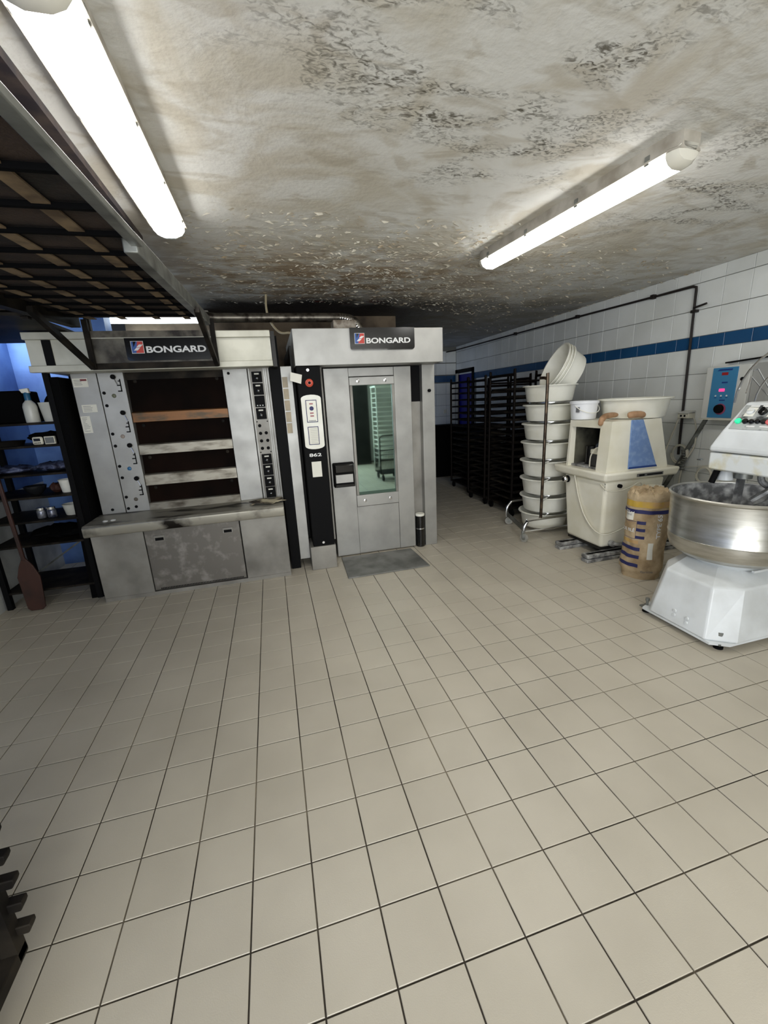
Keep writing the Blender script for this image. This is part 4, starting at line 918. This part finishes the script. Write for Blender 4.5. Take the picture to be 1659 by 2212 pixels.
MB().hexa([(4.34,1.64,1.285),(W,1.64,1.295),(W,1.76,1.295),(4.34,1.76,1.285),(4.34,1.64,1.29),(W,1.64,1.31),(W,1.76,1.31),(4.34,1.76,1.29)]).build('lid', cabgrey, sk)
for y in (1.68, 1.72): MB().cyl((4.355,y,1.26),(4.362,y,1.26),.01).build('outlet', black, sk)
q = MB().tube([(4.42,1.63,1.24),(4.43,1.60,1.15),(4.43,1.585,1.0),(4.42,1.60,.9),(4.40,1.66,.75),(4.40,1.68,.5)], .007, 6, smooth=4); tag(q.build('cable', cablew), 'pale cable dropping from the wall socket', 'cable')
q = MB().tube([(4.40,1.755,1.30),(4.38,1.83,1.0),(4.36,1.90,.7),(4.34,1.95,.4)], .008, 6, smooth=4); tag(q.build('cable', cablew), 'long white cable slanting down behind the dough divider', 'cable')
o = MB().beam((4.43,1.50,1.24),(4.40,1.86,.45), .012, .06, (1,0,0)).build('metal_trunking', galv); tag(o, 'grey metal strip slanting down from the wall control box', 'strip')
def coil(c, r, n_, m_, label, tilt=0):
    pts = []
    for k in range(n_*16+1):
        t = 6.2832*k/16; rr = r*(1+.08*math.sin(t*.37)); pts.append((c[0]-.004*k/16, c[1]+rr*math.cos(t), c[2]+rr*math.sin(t)*1.1))
    tag(MB().tube(pts, .006, 6).build('cable_coil', m_), label, 'cable')
coil((4.42,1.72,.86), .085, 6, cablew, 'coiled grey hose loops hanging between divider and slanting strip')
coil((4.40,1.42,.68), .075, 3, cablew, 'looped white cable hanging on the wall above the mixer bowl')
q = MB()
for k in range(9): q.lathe([(.02,0),(.026,.01),(.02,.02)], (4.40,1.66+.01*math.sin(k),.70+.024*k), (0.1,.2*math.sin(k),1), 10, True)
tag(q.build('ribbed_hose', galv), 'ribbed metallic hose bundle inside the grey coil', 'hose')
MB().beam((4.425,1.68,.72),(4.425,1.30,.80), .006, .006).build('c', cablew); o = bpy.data.objects['c']; o.name = 'wall_cable'; tag(o, 'thin pale cable crossing the wall behind the mixer head', 'cable')
# ------------------------------------------------------------------ behind the camera, seen only in the oven glass
TR = thing('wire_trolley', 'dark wire trolley reflected in the rack oven window', 'trolley', (2.5, -1.55, 0))
tx0, tx1, ty0, ty1 = 2.24, 2.68, -1.95, -1.45
q = MB()
for k in range(15): x = tx0+(tx1-tx0)*k/14; q.tube([(x,ty1,.16),(x,ty1,.62)], .003, 5)
for k in range(13): y = ty0+(ty1-ty0)*k/12; q.tube([(tx0,y,.16),(tx0,y,.62)], .003, 5)
q.build('wire_mesh', black, TR)
MB().tube([(tx0,ty1,.15),(tx0,ty1,.86),(tx0+.05,ty1,.9),(tx1-.05,ty1,.9),(tx1,ty1,.86),(tx1,ty1,.15)], .011, 8).build('end_frame', black, TR)
MB().tube([(tx0,ty0,.62),(tx0,ty1,.62),(tx1,ty1,.62)], .008, 8).box(tx0,tx1,ty0,ty1,.14,.16).build('basket_rim', black, TR)
for x in (tx0+.05, tx1-.05):
    for y in (ty0+.05, ty1-.05): MB().cyl((x-.015,y,.06),(x+.015,y,.06),.058, n=16).cyl((x,y,.1),(x,y,.15),.012).build('wheel', rubber, TR)
def wrack(x, y, label):
    t = thing('bread_rack', label, 'rack', (x, y, 0), 'white bread racks behind the camera')
    for a in (-.28, .28):
        for b in (-.22, .22): MB().tube([(x+a,y+b,.08),(x+a,y+b,1.85)], .014).build('post', whitep, t)
    MB().box(x-.3,x+.3,y-.24,y+.24,1.85,1.88).build('top', whitep, t)
    for k in range(15): z = .25+.105*k; MB().box(x-.28,x+.28,y-.22,y+.22,z,z+.012).build('shelf', whitep, t)
    for a in (-.25, .25):
        for b in (-.2, .2): MB().cyl((x+a-.012,y+b,.045),(x+a+.012,y+b,.045),.044, n=12).build('wheel', rubber, t)
wrack(2.85, -3.1, 'white bread rack reflected in the middle of the rack oven window')
wrack(3.6, -3.0, 'white bread rack behind the camera at the right')
o = MB().box(2.2, 2.62, -4.3, -3.9, 0, 2.3).build('reflection_blocker', darkside, bevel=.01); tag(o, 'dark box added behind the camera to darken the oven window reflection', 'dark box')  # dark box out of view, added to darken part of the glass reflection
